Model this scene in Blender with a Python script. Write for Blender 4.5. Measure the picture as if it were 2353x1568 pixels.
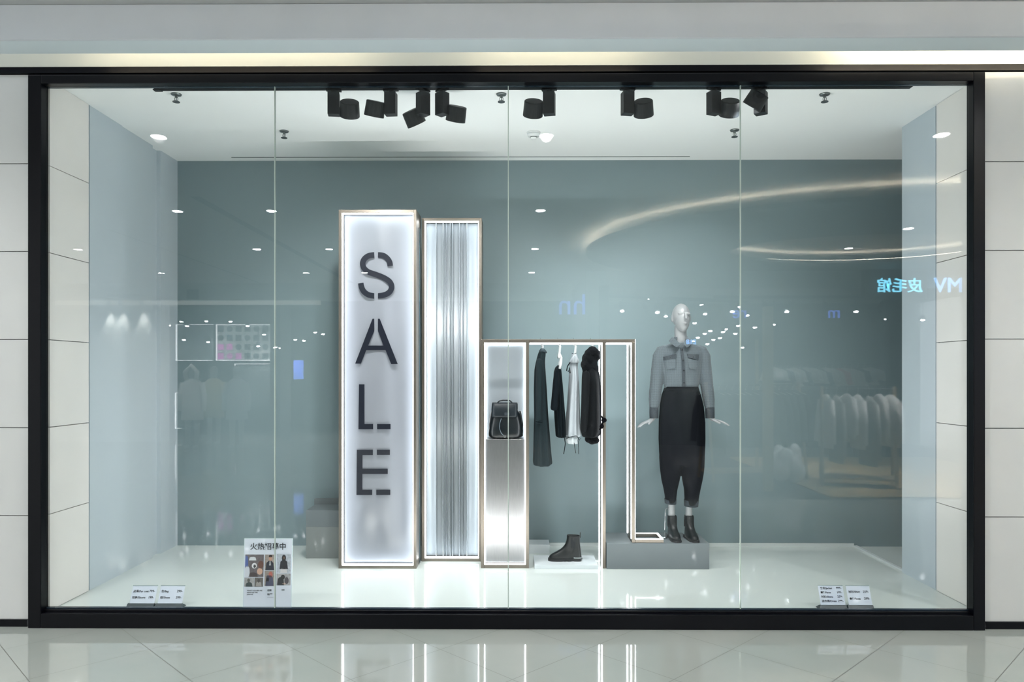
import bpy, math, random
from mathutils import Vector, Matrix
random.seed(7)
for o in list(bpy.data.objects): bpy.data.objects.remove(o, do_unlink=True)
S = bpy.context.scene
C = S.collection
PI = math.pi

# ------------------------------------------------------------------ camera
F = 1700.0; CX = 1176.5; HY = 860.0; CD = 4.72; EYE = 1.617; YAW = 0.0075
cam_d = bpy.data.cameras.new('camera'); cam = bpy.data.objects.new('camera', cam_d); C.objects.link(cam)
cam.location = (0, -CD, EYE); cam.rotation_euler = (PI/2, 0, YAW)
cam_d.sensor_width = 36; cam_d.lens = 36*F/2353; cam_d.shift_y = (HY-784)/2353; cam_d.clip_start = .05
S.camera = cam
S.view_settings.view_transform = 'Standard'; S.view_settings.look = 'None'
S.view_settings.gamma = 1; S.view_settings.use_curve_mapping = False
S.view_settings.exposure = 1.6

# ------------------------------------------------------------------ world
W = bpy.data.worlds.new('world'); S.world = W; W.use_nodes = True
W.node_tree.nodes['Background'].inputs[0].default_value = (.84, .88, .96, 1)
W.node_tree.nodes['Background'].inputs[1].default_value = .5
MALL_SPOT = 105.0; TRACK_SPOT = 24.0; LED = 5.0; COVE = 8.0; SHOP_SPOT = 45.0; FILL_UPL = 13.0

def ray(px, py):
    x = (px-CX)/F; u = (HY-py)/F
    return (math.cos(YAW)*x-math.sin(YAW), math.sin(YAW)*x+math.cos(YAW), u)
def P(px, py, Y):
    dx, dy, dz = ray(px, py); t = (Y+CD)/dy
    return Vector((dx*t, Y, EYE+dz*t))
def PX(px, Y): return P(px, HY, Y).x
def PZ(py, Y, px=1176): return P(px, py, Y).z

# ------------------------------------------------------------------ materials
MATS = {}
def mat(name, col, rough=.5, metal=0, emit=0, ecol=None, var=0, vscale=8, bump=0, bscale=60, spec=.5, coat=0, sheen=0, trans=0, stretch=None):
    if name in MATS: return MATS[name]
    m = bpy.data.materials.new(name); m.use_nodes = True; nt = m.node_tree; b = nt.nodes['Principled BSDF']
    b.inputs['Base Color'].default_value = (*col, 1); b.inputs['Roughness'].default_value = rough
    b.inputs['Metallic'].default_value = metal; b.inputs['Specular IOR Level'].default_value = spec
    b.inputs['Coat Weight'].default_value = coat; b.inputs['Sheen Weight'].default_value = sheen
    if trans: b.inputs['Transmission Weight'].default_value = trans
    if emit:
        b.inputs['Emission Color'].default_value = (*(ecol or col), 1); b.inputs['Emission Strength'].default_value = emit
    tc = nt.nodes.new('ShaderNodeTexCoord')
    src = tc.outputs['Object']
    if stretch:
        mp = nt.nodes.new('ShaderNodeMapping'); mp.inputs['Scale'].default_value = stretch
        nt.links.new(src, mp.inputs[0]); src = mp.outputs[0]
    if var:
        n = nt.nodes.new('ShaderNodeTexNoise'); n.inputs['Scale'].default_value = vscale; n.inputs['Detail'].default_value = 5
        nt.links.new(src, n.inputs['Vector'])
        r = nt.nodes.new('ShaderNodeValToRGB'); r.color_ramp.elements[0].position = .3; r.color_ramp.elements[1].position = .7
        r.color_ramp.elements[0].color = (*[max(0, c*(1-var)) for c in col], 1)
        r.color_ramp.elements[1].color = (*[min(1, c*(1+var)) for c in col], 1)
        nt.links.new(n.outputs['Fac'], r.inputs[0]); nt.links.new(r.outputs[0], b.inputs['Base Color'])
    if bump:
        n2 = nt.nodes.new('ShaderNodeTexNoise'); n2.inputs['Scale'].default_value = bscale; n2.inputs['Detail'].default_value = 4
        nt.links.new(src, n2.inputs['Vector'])
        bp = nt.nodes.new('ShaderNodeBump'); bp.inputs['Strength'].default_value = bump; bp.inputs['Distance'].default_value = .01
        nt.links.new(n2.outputs['Fac'], bp.inputs['Height']); nt.links.new(bp.outputs[0], b.inputs['Normal'])
    MATS[name] = m; return m
def srgb(r, g, b):
    f = lambda c: (c/255/12.92) if c/255 <= .04045 else ((c/255+.055)/1.055)**2.4
    return (f(r), f(g), f(b))

def m_floor_tile():
    m = mat('mall_floor_tile', srgb(176, 182, 176), .06, spec=1.0)
    nt = m.node_tree; b = nt.nodes['Principled BSDF']; N = nt.nodes.new; L = nt.links.new
    geo = N('ShaderNodeNewGeometry'); sep = N('ShaderNodeSeparateXYZ'); L(geo.outputs['Position'], sep.inputs[0])
    def line(ax, ay, off, half):
        a = N('ShaderNodeMath'); a.operation = 'MULTIPLY'; a.inputs[1].default_value = ax; L(sep.outputs[0], a.inputs[0])
        c = N('ShaderNodeMath'); c.operation = 'MULTIPLY'; c.inputs[1].default_value = ay; L(sep.outputs[1], c.inputs[0])
        d = N('ShaderNodeMath'); d.operation = 'ADD'; L(a.outputs[0], d.inputs[0]); L(c.outputs[0], d.inputs[1])
        e = N('ShaderNodeMath'); e.operation = 'ADD'; e.inputs[1].default_value = off; L(d.outputs[0], e.inputs[0])
        f = N('ShaderNodeMath'); f.operation = 'PINGPONG'; f.inputs[1].default_value = half; L(e.outputs[0], f.inputs[0])
        g = N('ShaderNodeMath'); g.operation = 'LESS_THAN'; g.inputs[1].default_value = .0022; L(f.outputs[0], g.inputs[0])
        return g
    l1 = line(.7071, .7071, 12.16, .3045); l2 = line(.7071, -.7071, 12.05, .3)
    mx = N('ShaderNodeMath'); mx.operation = 'MAXIMUM'; L(l1.outputs[0], mx.inputs[0]); L(l2.outputs[0], mx.inputs[1])
    no = N('ShaderNodeTexNoise'); no.inputs['Scale'].default_value = 1.3; no.inputs['Detail'].default_value = 6; L(geo.outputs['Position'], no.inputs['Vector'])
    rp = N('ShaderNodeValToRGB'); rp.color_ramp.elements[0].position = .35; rp.color_ramp.elements[1].position = .65
    rp.color_ramp.elements[0].color = (*srgb(156, 163, 158), 1); rp.color_ramp.elements[1].color = (*srgb(164, 168, 163), 1); L(no.outputs['Fac'], rp.inputs[0])
    mix = N('ShaderNodeMix'); mix.data_type = 'RGBA'; L(mx.outputs[0], mix.inputs['Factor']); L(rp.outputs[0], mix.inputs['A'])
    mix.inputs['B'].default_value = (*srgb(95, 98, 92), 1); L(mix.outputs['Result'], b.inputs['Base Color'])
    ro = N('ShaderNodeMath'); ro.operation = 'MULTIPLY_ADD'; L(mx.outputs[0], ro.inputs[0]); ro.inputs[1].default_value = .5; ro.inputs[2].default_value = .05; L(ro.outputs[0], b.inputs['Roughness'])
    return m
def m_glass():
    m = bpy.data.materials.new('shop_glass'); m.use_nodes = True; nt = m.node_tree; nt.nodes.clear(); N = nt.nodes.new; L = nt.links.new
    out = N('ShaderNodeOutputMaterial'); mix = N('ShaderNodeMixShader'); tr = N('ShaderNodeBsdfTransparent'); gl = N('ShaderNodeBsdfGlossy')
    tr.inputs[0].default_value = (.985, .995, .99, 1); gl.inputs['Roughness'].default_value = 0; gl.inputs[0].default_value = (1, 1, 1, 1)
    lw = N('ShaderNodeLayerWeight'); lw.inputs[0].default_value = .5
    pw = N('ShaderNodeMath'); pw.operation = 'POWER'; pw.inputs[1].default_value = 5; L(lw.outputs['Facing'], pw.inputs[0])
    ad = N('ShaderNodeMath'); ad.operation = 'MULTIPLY_ADD'; ad.inputs[1].default_value = .9; ad.inputs[2].default_value = .026; L(pw.outputs[0], ad.inputs[0])
    L(ad.outputs[0], mix.inputs[0]); L(tr.outputs[0], mix.inputs[1]); L(gl.outputs[0], mix.inputs[2]); L(mix.outputs[0], out.inputs[0])
    MATS['shop_glass'] = m; return m
def m_check():
    m = mat('houndstooth_wool', srgb(80, 92, 98), .9, sheen=.1)
    nt = m.node_tree; b = nt.nodes['Principled BSDF']; N = nt.nodes.new; L = nt.links.new
    tc = N('ShaderNodeTexCoord'); mp = N('ShaderNodeMapping'); mp.inputs['Rotation'].default_value = (0, math.radians(45), 0); mp.inputs['Scale'].default_value = (1, 0.02, 1)
    L(tc.outputs['Object'], mp.inputs[0])
    ch = N('ShaderNodeTexChecker'); ch.inputs['Scale'].default_value = 240; ch.inputs[1].default_value = (*srgb(26, 33, 39), 1); ch.inputs[2].default_value = (*srgb(118, 131, 138), 1)
    L(mp.outputs[0], ch.inputs[0])
    no = N('ShaderNodeTexNoise'); no.inputs['Scale'].default_value = 260; L(tc.outputs['Object'], no.inputs['Vector'])
    mix = N('ShaderNodeMix'); mix.data_type = 'RGBA'; mix.inputs['Factor'].default_value = .4; L(ch.outputs[0], mix.inputs['A'])
    r = N('ShaderNodeValToRGB'); r.color_ramp.elements[0].color = (*srgb(34, 42, 48), 1); r.color_ramp.elements[1].color = (*srgb(92, 104, 110), 1); L(no.outputs['Fac'], r.inputs[0])
    L(r.outputs[0], mix.inputs['B']); L(mix.outputs['Result'], b.inputs['Base Color'])
    return m

CHECKD = mat('houndstooth_wool_shaded', srgb(50, 58, 64), .9, var=.3, vscale=220)  # darker copy of the wool, paints in edge shading on flaps, placket and cuffs
FLOOR_T = m_floor_tile(); GLASS = m_glass(); CHECK = m_check()
BLACK = mat('black_frame', srgb(3, 4, 9), .3, spec=.2)
BLACKM = mat('black_matte_lamp', srgb(5, 12, 17), .5, spec=.3)
STONE = mat('cream_wall_panel', srgb(198, 200, 198), .35, var=.02, vscale=3)
STONE_IN = mat('ivory_wall_panel', srgb(234, 231, 226), .3, var=.02, vscale=3)
GROUT = mat('panel_joint', srgb(70, 72, 74), .7)
PLASTER = mat('mall_plaster', srgb(204, 208, 213), .85, var=.03, vscale=2.5)
CEIL = mat('ceiling_white', srgb(176, 178, 178), .9, var=.01)
CEILIN = mat('display_ceiling_white', srgb(240, 243, 242), .8)
BLUEW = mat('blue_grey_wall', srgb(121, 140, 145), .55, var=.015, vscale=2)
BLUES = mat('pale_blue_side_wall', srgb(190, 202, 209), .4, var=.01, vscale=2)
INFLOOR = mat('white_gloss_floor', srgb(205, 213, 210), .07, spec=.6, var=.015, vscale=2)
STEEL = mat('brushed_champagne_steel', srgb(128, 121, 112), .42, metal=1, var=.02, vscale=6)
STEELP = mat('brushed_steel_sheet', srgb(150, 150, 152), .3, metal=1, var=.06, vscale=18, stretch=(12, 1, 1))
LEDM = mat('led_white', (.9, .96, 1), .5, emit=LED, ecol=(.92, .96, 1))
FILM = mat('white_film', srgb(114, 118, 125), .3, var=.02, vscale=3, bump=.0)
VINYL = mat('black_vinyl', srgb(6, 12, 26), .6, spec=.2)
FLUTE = mat('fluted_silver_sheet', srgb(120, 127, 132), .4, metal=.15)
PLINTH = mat('grey_plinth', srgb(104, 113, 117), .7, var=.02)
PLINTHW = mat('white_plinth', srgb(200, 208, 212), .4)
MANN = mat('mannequin_white', srgb(144, 148, 150), .35)
BTROUS = mat('black_trouser_cloth', srgb(3, 6, 12), .9, spec=.12, bump=.05, bscale=200)
LEATHER = mat('black_leather', srgb(4, 11, 15), .33, spec=.35, bump=.12, bscale=90)
ELASTIC = mat('black_elastic', srgb(12, 18, 24), .9)
CHROME = mat('polished_steel', srgb(210, 212, 214), .12, metal=1)
TEAL = mat('teal_grey_coat_cloth', srgb(22, 34, 38), .95, bump=.2, bscale=120, spec=.2)
DTEAL = mat('dark_teal_cloth', srgb(6, 16, 21), .95, spec=.15, bump=.15, bscale=90)
PALE = mat('pale_grey_cloth', srgb(158, 166, 172), .85, bump=.15, bscale=80)
FUR = mat('black_fur', srgb(2, 3, 7), .95, spec=.1, bump=1.0, bscale=70)
WHITEP = mat('white_plastic', srgb(232, 236, 236), .35)
PAPER = mat('poster_paper', srgb(205, 212, 224), .5)
INK = mat('printed_ink', srgb(22, 28, 40), .6)
LAMPW = mat('lamp_lens', (1, 1, 1), .5, emit=18, ecol=(.95, .98, 1))
WARM = mat('warm_cove_led', (1, .85, .6), .5, emit=COVE, ecol=(1, .84, .62))
WARM2 = mat('warm_cove_led_bright', (1, .85, .6), .5, emit=COVE*3.0, ecol=(1, .84, .62))
SIGNB = mat('blue_sign_light', (.2, .5, 1), .5, emit=4.5, ecol=(.22, .50, 1))
SIGNC = mat('cyan_sign_light', (.3, .8, 1), .5, emit=5, ecol=(.22, .75, 1))
WOOD = mat('light_wood', srgb(176, 160, 130), .55, var=.15, vscale=6, stretch=(1, 1, .15))
DARK = mat('charcoal_cladding', srgb(38, 44, 50), .6)
SHOPW = mat('shop_wall_grey', srgb(120, 128, 130), .8)
LIGHTC = mat('white_shirt_cloth', srgb(225, 226, 224), .9, bump=.2, bscale=60)
BLACKC = mat('black_coat_cloth', srgb(30, 32, 38), .9)

# ------------------------------------------------------------------ mesh helpers
class M:
    def __init__(s): s.v = []; s.f = []
    def box(s, x0, x1, y0, y1, z0, z1):
        n = len(s.v)
        for z in (z0, z1):
            for x, y in ((x0, y0), (x1, y0), (x1, y1), (x0, y1)): s.v.append(Vector((x, y, z)))
        for f in ((0, 3, 2, 1), (4, 5, 6, 7), (0, 1, 5, 4), (1, 2, 6, 5), (2, 3, 7, 6), (3, 0, 4, 7)): s.f.append([n+i for i in f])
        return s
    def hexa(s, pts):   # 8 points: bottom loop of 4, top loop of 4
        n = len(s.v); s.v += [Vector(p) for p in pts]
        for f in ((0, 3, 2, 1), (4, 5, 6, 7), (0, 1, 5, 4), (1, 2, 6, 5), (2, 3, 7, 6), (3, 0, 4, 7)): s.f.append([n+i for i in f])
        return s
    def loft(s, rings, cap=True):
        n = len(s.v); k = len(rings[0])
        for r in rings: s.v += [Vector(p) for p in r]
        for i in range(len(rings)-1):
            for j in range(k):
                a = n+i*k+j; b = n+i*k+(j+1) % k
                s.f.append([a, b, b+k, a+k])
        if cap:
            s.f.append([n+j for j in range(k)][::-1]); s.f.append([n+(len(rings)-1)*k+j for j in range(k)])
        return s
    def tube(s, pts, r, k=12):
        pts = [Vector(p) for p in pts]
        rr = r if isinstance(r, (list, tuple)) else [r]*len(pts)
        rings = []; up = None
        for i, p in enumerate(pts):
            a = pts[max(i-1, 0)]; b = pts[min(i+1, len(pts)-1)]; t = (b-a).normalized()
            if up is None: up = Vector((0, 0, 1)) if abs(t.z) < .9 else Vector((0, 1, 0))
            u = t.cross(up).normalized(); w = u.cross(t).normalized(); up = w
            ri = rr[i]; ra, rb = ri if isinstance(ri, (list, tuple)) else (ri, ri)
            rings.append([p+u*math.cos(2*PI*j/k)*ra+w*math.sin(2*PI*j/k)*rb for j in range(k)])
        return s.loft(rings)
    def lathe(s, prof, c, axis='z', k=28):  # prof: (r, h)
        c = Vector(c); rings = []
        for r, h in prof:
            ring = []
            for j in range(k):
                a = 2*PI*j/k; x, y = r*math.cos(a), r*math.sin(a)
                v = {'z': (x, y, h), 'y': (x, h, y), 'x': (h, x, y)}[axis]
                ring.append(c+Vector(v))
            rings.append(ring)
        return s.loft(rings)
    def prism(s, outline, y0, y1):  # outline of (x,z), extruded in y
        n = len(s.v); k = len(outline)
        for y in (y0, y1): s.v += [Vector((x, y, z)) for x, z in outline]
        s.f.append([n+i for i in range(k)]); s.f.append([n+k+i for i in range(k)][::-1])
        for i in range(k): s.f.append([n+i, n+(i+1) % k, n+k+(i+1) % k, n+k+i][::-1])
        return s
    def ell(s, c, r, k=20, h=12):
        c = Vector(c); rings = []
        for i in range(h+1):
            t = PI*(i+.5*(i == 0)*.2-.1*(i == h))/h if 0 else PI*min(max(i/h, .02), .98)
            rings.append([c+Vector((r[0]*math.sin(t)*math.cos(2*PI*j/k), r[1]*math.sin(t)*math.sin(2*PI*j/k), r[2]*math.cos(t))) for j in range(k)])
        return s.loft(rings)
    def xf(s, mx, start=0):
        for i in range(start, len(s.v)): s.v[i] = mx @ s.v[i]
        return s
ORG = {}
def obj(name, m, material, parent=None, smooth=False, bevel=0, remesh=0, subsurf=0, smoothmod=0, auto=False, label=None):
    me = bpy.data.meshes.new(name)
    org = ORG.get(parent.name, Vector((0, 0, 0))) if parent else Vector((0, 0, 0))
    me.from_pydata([v-org for v in m.v], [], m.f)
    import bmesh
    bm = bmesh.new(); bm.from_mesh(me); bmesh.ops.recalc_face_normals(bm, faces=bm.faces); bm.to_mesh(me); bm.free()
    o = bpy.data.objects.new(name, me); C.objects.link(o)
    if material: me.materials.append(material)
    if parent: o.parent = parent; ORG[o.name] = org
    if bevel:
        b = o.modifiers.new('bevel', 'BEVEL'); b.width = bevel; b.segments = 2; b.limit_method = 'ANGLE'
    if remesh:
        r = o.modifiers.new('remesh', 'REMESH'); r.mode = 'VOXEL'; r.voxel_size = remesh; r.use_smooth_shade = True
        if smoothmod:
            q = o.modifiers.new('smooth', 'SMOOTH'); q.iterations = smoothmod; q.factor = .5
    if subsurf:
        q = o.modifiers.new('sub', 'SUBSURF'); q.levels = subsurf; q.render_levels = subsurf
    if smooth:
        for p in me.polygons: p.use_smooth = True
    if label: o['label'] = label
    return o
def thing(name, label, cat, loc=(0, 0, 0), group=None):
    o = bpy.data.objects.new(name, None); C.objects.link(o); o.location = loc; o.empty_display_size = .05
    ORG[o.name] = Vector(loc); o['label'] = label; o['category'] = cat
    if group: o['group'] = group
    return o
def tag(o, label, cat, group=None):
    o['label'] = label; o['category'] = cat
    if group: o['group'] = group
    return o
def struct(name, m, material, **k):
    o = obj(name, m, material, **k)
    if not k.get('parent'): o['kind'] = 'structure'
    return o
def copy_tree(o, parent=None):
    c = o.copy(); C.objects.link(c); c.parent = parent
    for ch in [x for x in o.children]: copy_tree(ch, c)
    return c
def center_origin(o):   # put a single-mesh thing's origin at the base centre
    me = o.data; xs = [v.co for v in me.vertices]
    c = Vector((sum(v.x for v in xs)/len(xs), sum(v.y for v in xs)/len(xs), min(v.z for v in xs)))
    me.transform(Matrix.Translation(-c)); o.location = c; return o
def text_mesh(body, size, loc, parent, material, name='lettering', depth=.0015, align='LEFT', rot=(PI/2, 0, 0), bold=0, label=None, ysize=None):
    cu = bpy.data.curves.new(name, 'FONT'); cu.body = body; cu.size = size; cu.extrude = depth; cu.align_x = align; cu.offset = bold
    to = bpy.data.objects.new(name+'_tmp', cu); C.objects.link(to)
    bpy.context.view_layer.update()
    dg = bpy.context.evaluated_depsgraph_get()
    me = bpy.data.meshes.new_from_object(to.evaluated_get(dg))
    bpy.data.objects.remove(to, do_unlink=True)
    mx = Matrix.Translation(Vector(loc)-(ORG.get(parent.name, Vector((0, 0, 0))) if parent else Vector((0, 0, 0))))
    from mathutils import Euler
    me.transform(mx @ Euler(rot).to_matrix().to_4x4())
    me.materials.clear(); me.materials.append(material)
    o = bpy.data.objects.new(name, me); C.objects.link(o)
    if parent: o.parent = parent; ORG[o.name] = ORG.get(parent.name, Vector((0, 0, 0)))
    if label: o['label'] = label
    return o
def spot(loc, direction, watts, size, blend, color, parent, radius=.04, name='lamp_light'):
    l = bpy.data.lights.new(name, 'SPOT'); l.energy = watts; l.spot_size = math.radians(size); l.spot_blend = blend; l.color = color; l.shadow_soft_size = radius
    o = bpy.data.objects.new(name, l); C.objects.link(o)
    org = ORG.get(parent.name, Vector((0, 0, 0))); o.location = Vector(loc)-org
    o.rotation_euler = Vector(direction).to_track_quat('-Z', 'Y').to_euler(); o.parent = parent; return o

# ------------------------------------------------------------------ key heights
ZF = .083; ZC = 3.525; XL = -3.03; XR = 2.965; YB = 1.88; ZMC = 3.78
SEAMS = [PZ(y, 0) for y in (374, 577, 780, 984, 1187)]

# ------------------------------------------------------------------ setting: mall side
struct('floor', M().box(-14, 14, -16, .03, -.05, 0), FLOOR_T)
struct('ceiling', M().box(-14, 14, -16, -.35, ZMC, ZMC+.1), CEIL)
# facade cladding left and right of the window, cut into panels by joints
def panels(name, x0, x1):
    m = M(); g = .0025; zs = [PZ(1426, 0)-.002]+sorted(SEAMS)+[PZ(168, 0)]
    for a, b in zip(zs[:-1], zs[1:]): m.box(x0, x1, 0, .02, a+g, b-g)
    o = struct(name, m, STONE)
    return o
xfl0, xfr0 = PX(66, 0), PX(2262, 0)
panels('wall_left', -7, xfl0-.002); panels('wall_right', xfr0+.002, 7)
struct('trim_1', M().box(-7, xfl0-.001, .021, .03, 0.001, PZ(160, 0)), GROUT)
struct('trim_2', M().box(xfr0+.001, 7, .021, .03, 0.001, PZ(160, 0)), GROUT)
struct('baseboard_left', M().box(-7, xfl0-.003, -.012, .0, 0, PZ(1426, 0)), BLACK)
struct('baseboard_right', M().box(xfr0+.003, 7, -.012, .0, 0, PZ(1426, 0)), BLACK)
# fascia above the window lit by the cove, thin black line beneath
struct('trim_3', M().box(-7, 7, -.01, .02, PZ(160, 0)+.022, 4.0), mat('fascia_paint', srgb(206, 208, 196), .7))
struct('trim_4', M().box(-7, 7, -.016, .02, PZ(167, 0), PZ(160, 0)+.018), BLACK)
# soffit: underside and grey vertical face towards the corridor
ys0 = -.22; zs = PZ(120, ys0); ys1 = -(CD-(zs-EYE)*F/(HY-87))
struct('trim_5', M().box(-7, 7, ys1+.02, ys0, zs, zs+.03), mat('soffit_paint', srgb(208, 218, 222), .8))
struct('trim_6', M().box(-7, 7, ys1, ys1+.019, zs, ZMC-.002), PLASTER)
def cove(x0, x1, lab, wm=None):
    t = thing('cove_light', lab, 'cove light', ((x0+x1)/2, ys0-.05, zs+.031))
    obj('housing', M().box(x0-.01, x1+.01, ys0-.08, ys0-.03, zs+.031, zs+.041), WHITEP, t)
    obj('led_strip', M().box(x0, x1, ys0-.07, ys0-.04, zs+.0415, zs+.052), wm or WARM, t)
cove(PX(170, -.2), PX(830, -.2), 'warm cove light strip above the left half of the window')
cove(PX(1090, -.2), PX(1480, -.2), 'warm cove light strip above the middle right of the window')
cove(PX(1960, -.2), 5.5, 'warm cove light strip above the right end of the window', WARM2)

# ------------------------------------------------------------------ window frame and panes
fo = (PX(66, -.03), PX(2262, -.03), PZ(170, -.03), 0.0)
fi = (PX(96, -.03), PX(2235, -.03), PZ(190, -.03), PZ(1412, -.03))
gi = (PX(104, .04), PX(2226, .04), PZ(198, .04), PZ(1399, .04))
ft = thing('window_frame', 'wide black metal frame around the shop window', 'window frame', ((fo[0]+fo[1])/2, 0, 0)); ft['kind'] = 'structure'; ft.name = 'trim_7'; ORG['trim_7'] = Vector(((fo[0]+fo[1])/2, 0, 0)); del ft['category']
def ringbox(o, i, y0, y1):
    m = M(); m.box(o[0], i[0], y0, y1, o[3], o[2]); m.box(i[1], o[1], y0, y1, o[3], o[2])
    m.box(i[0], i[1], y0, y1, i[2], o[2]); m.box(i[0], i[1], y0, y1, o[3], i[3]); return m
obj('outer_frame', ringbox(fo, fi, -.04, .02), BLACK, ft, bevel=.004)
obj('inner_frame', ringbox((fi[0]-.01, fi[1]+.01, fi[2]+.01, fi[3]-.01), gi, -.005, .05), BLACK, ft, bevel=.003)
obj('glazing_bead', ringbox((gi[0]-.004, gi[1]+.004, gi[2]+.004, gi[3]-.004), (gi[0]+.006, gi[1]-.006, gi[2]-.006, gi[3]+.006), .018, .044), mat('dark_bead', srgb(26, 40, 52), .25), ft)
YG0, YG1 = .022, .034
sx = [gi[0]]+[PX(p, .03) for p in (632, 1168, 1701)]+[gi[1]]
EDGE = mat('glass_edge_seal', srgb(176, 190, 182), .3)
for i in range(4):
    struct('window_%d' % (i+1), M().box(sx[i]+.003, sx[i+1]-.003, YG0, YG1, gi[3], gi[2]), GLASS)
for i in range(3):
    struct('trim_%d' % (8+i), M().box(sx[i+1]-.003, sx[i+1]+.003, YG0, YG1+.001, gi[3], gi[2]), EDGE)

# ------------------------------------------------------------------ setting: display room
struct('floor', M().box(XL-.05, 5.2, .045, YB+.05, ZF-.08, ZF), INFLOOR)
struct('ceiling', M().box(XL-.05, 5.2, .045, YB+.05, ZC, ZC+.1), CEILIN)
struct('wall_back', M().box(XL-.05, 5.2, YB, YB+.1, ZF, ZC), BLUEW)
def return_wall(name, x0, x1, xf_, y1):
    m = M(); g = .0025; zs_ = [ZF]+sorted(SEAMS)+[ZC]
    for a, b in zip(zs_[:-1], zs_[1:]): m.box(x0, x1, .05, y1, a+g, b-g)
    struct(name, m, STONE_IN)
return_wall('wall_return_left', XL-.04, XL, 0, .485)
return_wall('wall_return_right', XR, XR+.04, 0, .54)
struct('trim_11', M().box(XL-.06, XL-.041, .05, .5, ZF, ZC), GROUT)
struct('trim_12', M().box(XR+.041, XR+.06, .05, .55, ZF, ZC), GROUT)
struct('trim_13', M().box(XL-.03, XL-.012, .487, .505, ZF, ZC), mat('slot_dark', srgb(110, 122, 130), .6))
struct('trim_14', M().box(XR+.012, XR+.03, .542, .56, ZF, ZC), mat('slot_dark', srgb(110, 122, 130), .6))
# left side wall in stepped leaves
struct('wall_side_left', M().box(XL-.08, XL-.006, .506, .94, ZF, ZC).box(XL-.08, XL-.014, .94, 1.43, ZF, ZC).box(XL-.08, XL-.05, 1.43, 1.57, ZF, ZC).box(XL-.08, XL-.014, 1.57, YB, ZF, ZC), BLUES)
struct('wall_side_right', M().box(XR+.006, XR+.09, .561, 1.02, ZF, ZC), BLUES)
struct('wall_end', M().box(5.2, 5.3, .05, YB+.1, ZF, ZC), BLUES)
struct('wall_inner_partition', M().box(XR+.09, 5.2, .06, .1, ZF, ZC), BLUES)
struct('baseboard_back', M().box(PX(1205, YB), PX(1961, YB), YB-.012, YB-.001, ZF, ZF+.03), mat('white_skirting', srgb(205, 212, 212), .4))
struct('trim_15', M().box(XR+.02, XR+.045, 1.022, YB-.013, ZF, ZF+.014), mat('white_skirting', srgb(205, 212, 212), .4))
struct('trim_16', M().box(PX(532, 1.77), PX(1585, 1.77), 1.765, 1.775, ZC-.004, ZC-.0005), mat('slot_shadow_gap', srgb(110, 125, 122), .8))
# soffit body above the display keeps the corridor light out
struct('wall_header', M().box(-7, 7, .03, .044, gi[2]+.012, 4.0), DARK)

# ------------------------------------------------------------------ light boxes and portal frames
def frame_bars(x0, x1, z0, z1, y0, y1, w, sides='LRTB'):
    m = M()
    if 'L' in sides: m.box(x0, x0+w, y0, y1, z0, z1)
    if 'R' in sides: m.box(x1-w, x1, y0, y1, z0, z1)
    if 'T' in sides: m.box(x0+w, x1-w, y0, y1, z1-w, z1)
    if 'B' in sides: m.box(x0+w, x1-w, y0, y1, z0, z0+w)
    return m
YS = 1.10
def lightbox(name, lab, px0, px1, pyt, Y, depth, rec, led, group=None):
    x0, x1, z1 = PX(px0, Y), PX(px1, Y), PZ(pyt, Y, (px0+px1)/2)
    t = thing(name, lab, 'light box', ((x0+x1)/2, Y+depth/2, ZF))
    w = .024
    obj('frame', frame_bars(x0, x1, ZF, z1, Y, Y+depth, w), STEEL, t, bevel=.0015)
    obj('back_plate', M().box(x0+.003, x1-.003, Y+depth, Y+depth+.004, ZF, z1), STEEL, t)
    obj('led_strip', frame_bars(x0+w+.0005, x1-w-.0005, ZF+w+.0005, z1-w-.0005, Y+.010, Y+.010+led, .005), LEDM, t)
    return t, x0+w+.006, x1-w-.006, ZF+w+.006, z1-w-.006
# SALE box
t, ax, bx, az, bz = lightbox('sale_light_box', 'tall white glowing light box with black stencil letters SALE', 778, 957, 482, YS, .26, .05, .034)
YP = YS+.05
m = M(); nx, nz = 40, 120; g = []
def wav(x, z):
    u = (x-ax)/(bx-ax); v = (z-az)/(bz-az)
    e = min(1, 6*min(u, 1-u))*min(1, 12*min(v, 1-v))
    return e*(.006*math.sin(u*9+1.2*math.sin(v*4))+.004*math.sin(u*17+v*3)+(.010*math.sin(u*7-v*22) if v < .25 else 0)*(1-v/.25 if v < .25 else 0))
for j in range(nz+1):
    for i in range(nx+1):
        x = ax+(bx-ax)*i/nx; z = az+(bz-az)*j/nz; m.v.append(Vector((x, YP+.016+wav(x, z), z)))
for j in range(nz):
    for i in range(nx):
        a = j*(nx+1)+i; m.f.append([a, a+1, a+nx+2, a+nx+1])
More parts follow.
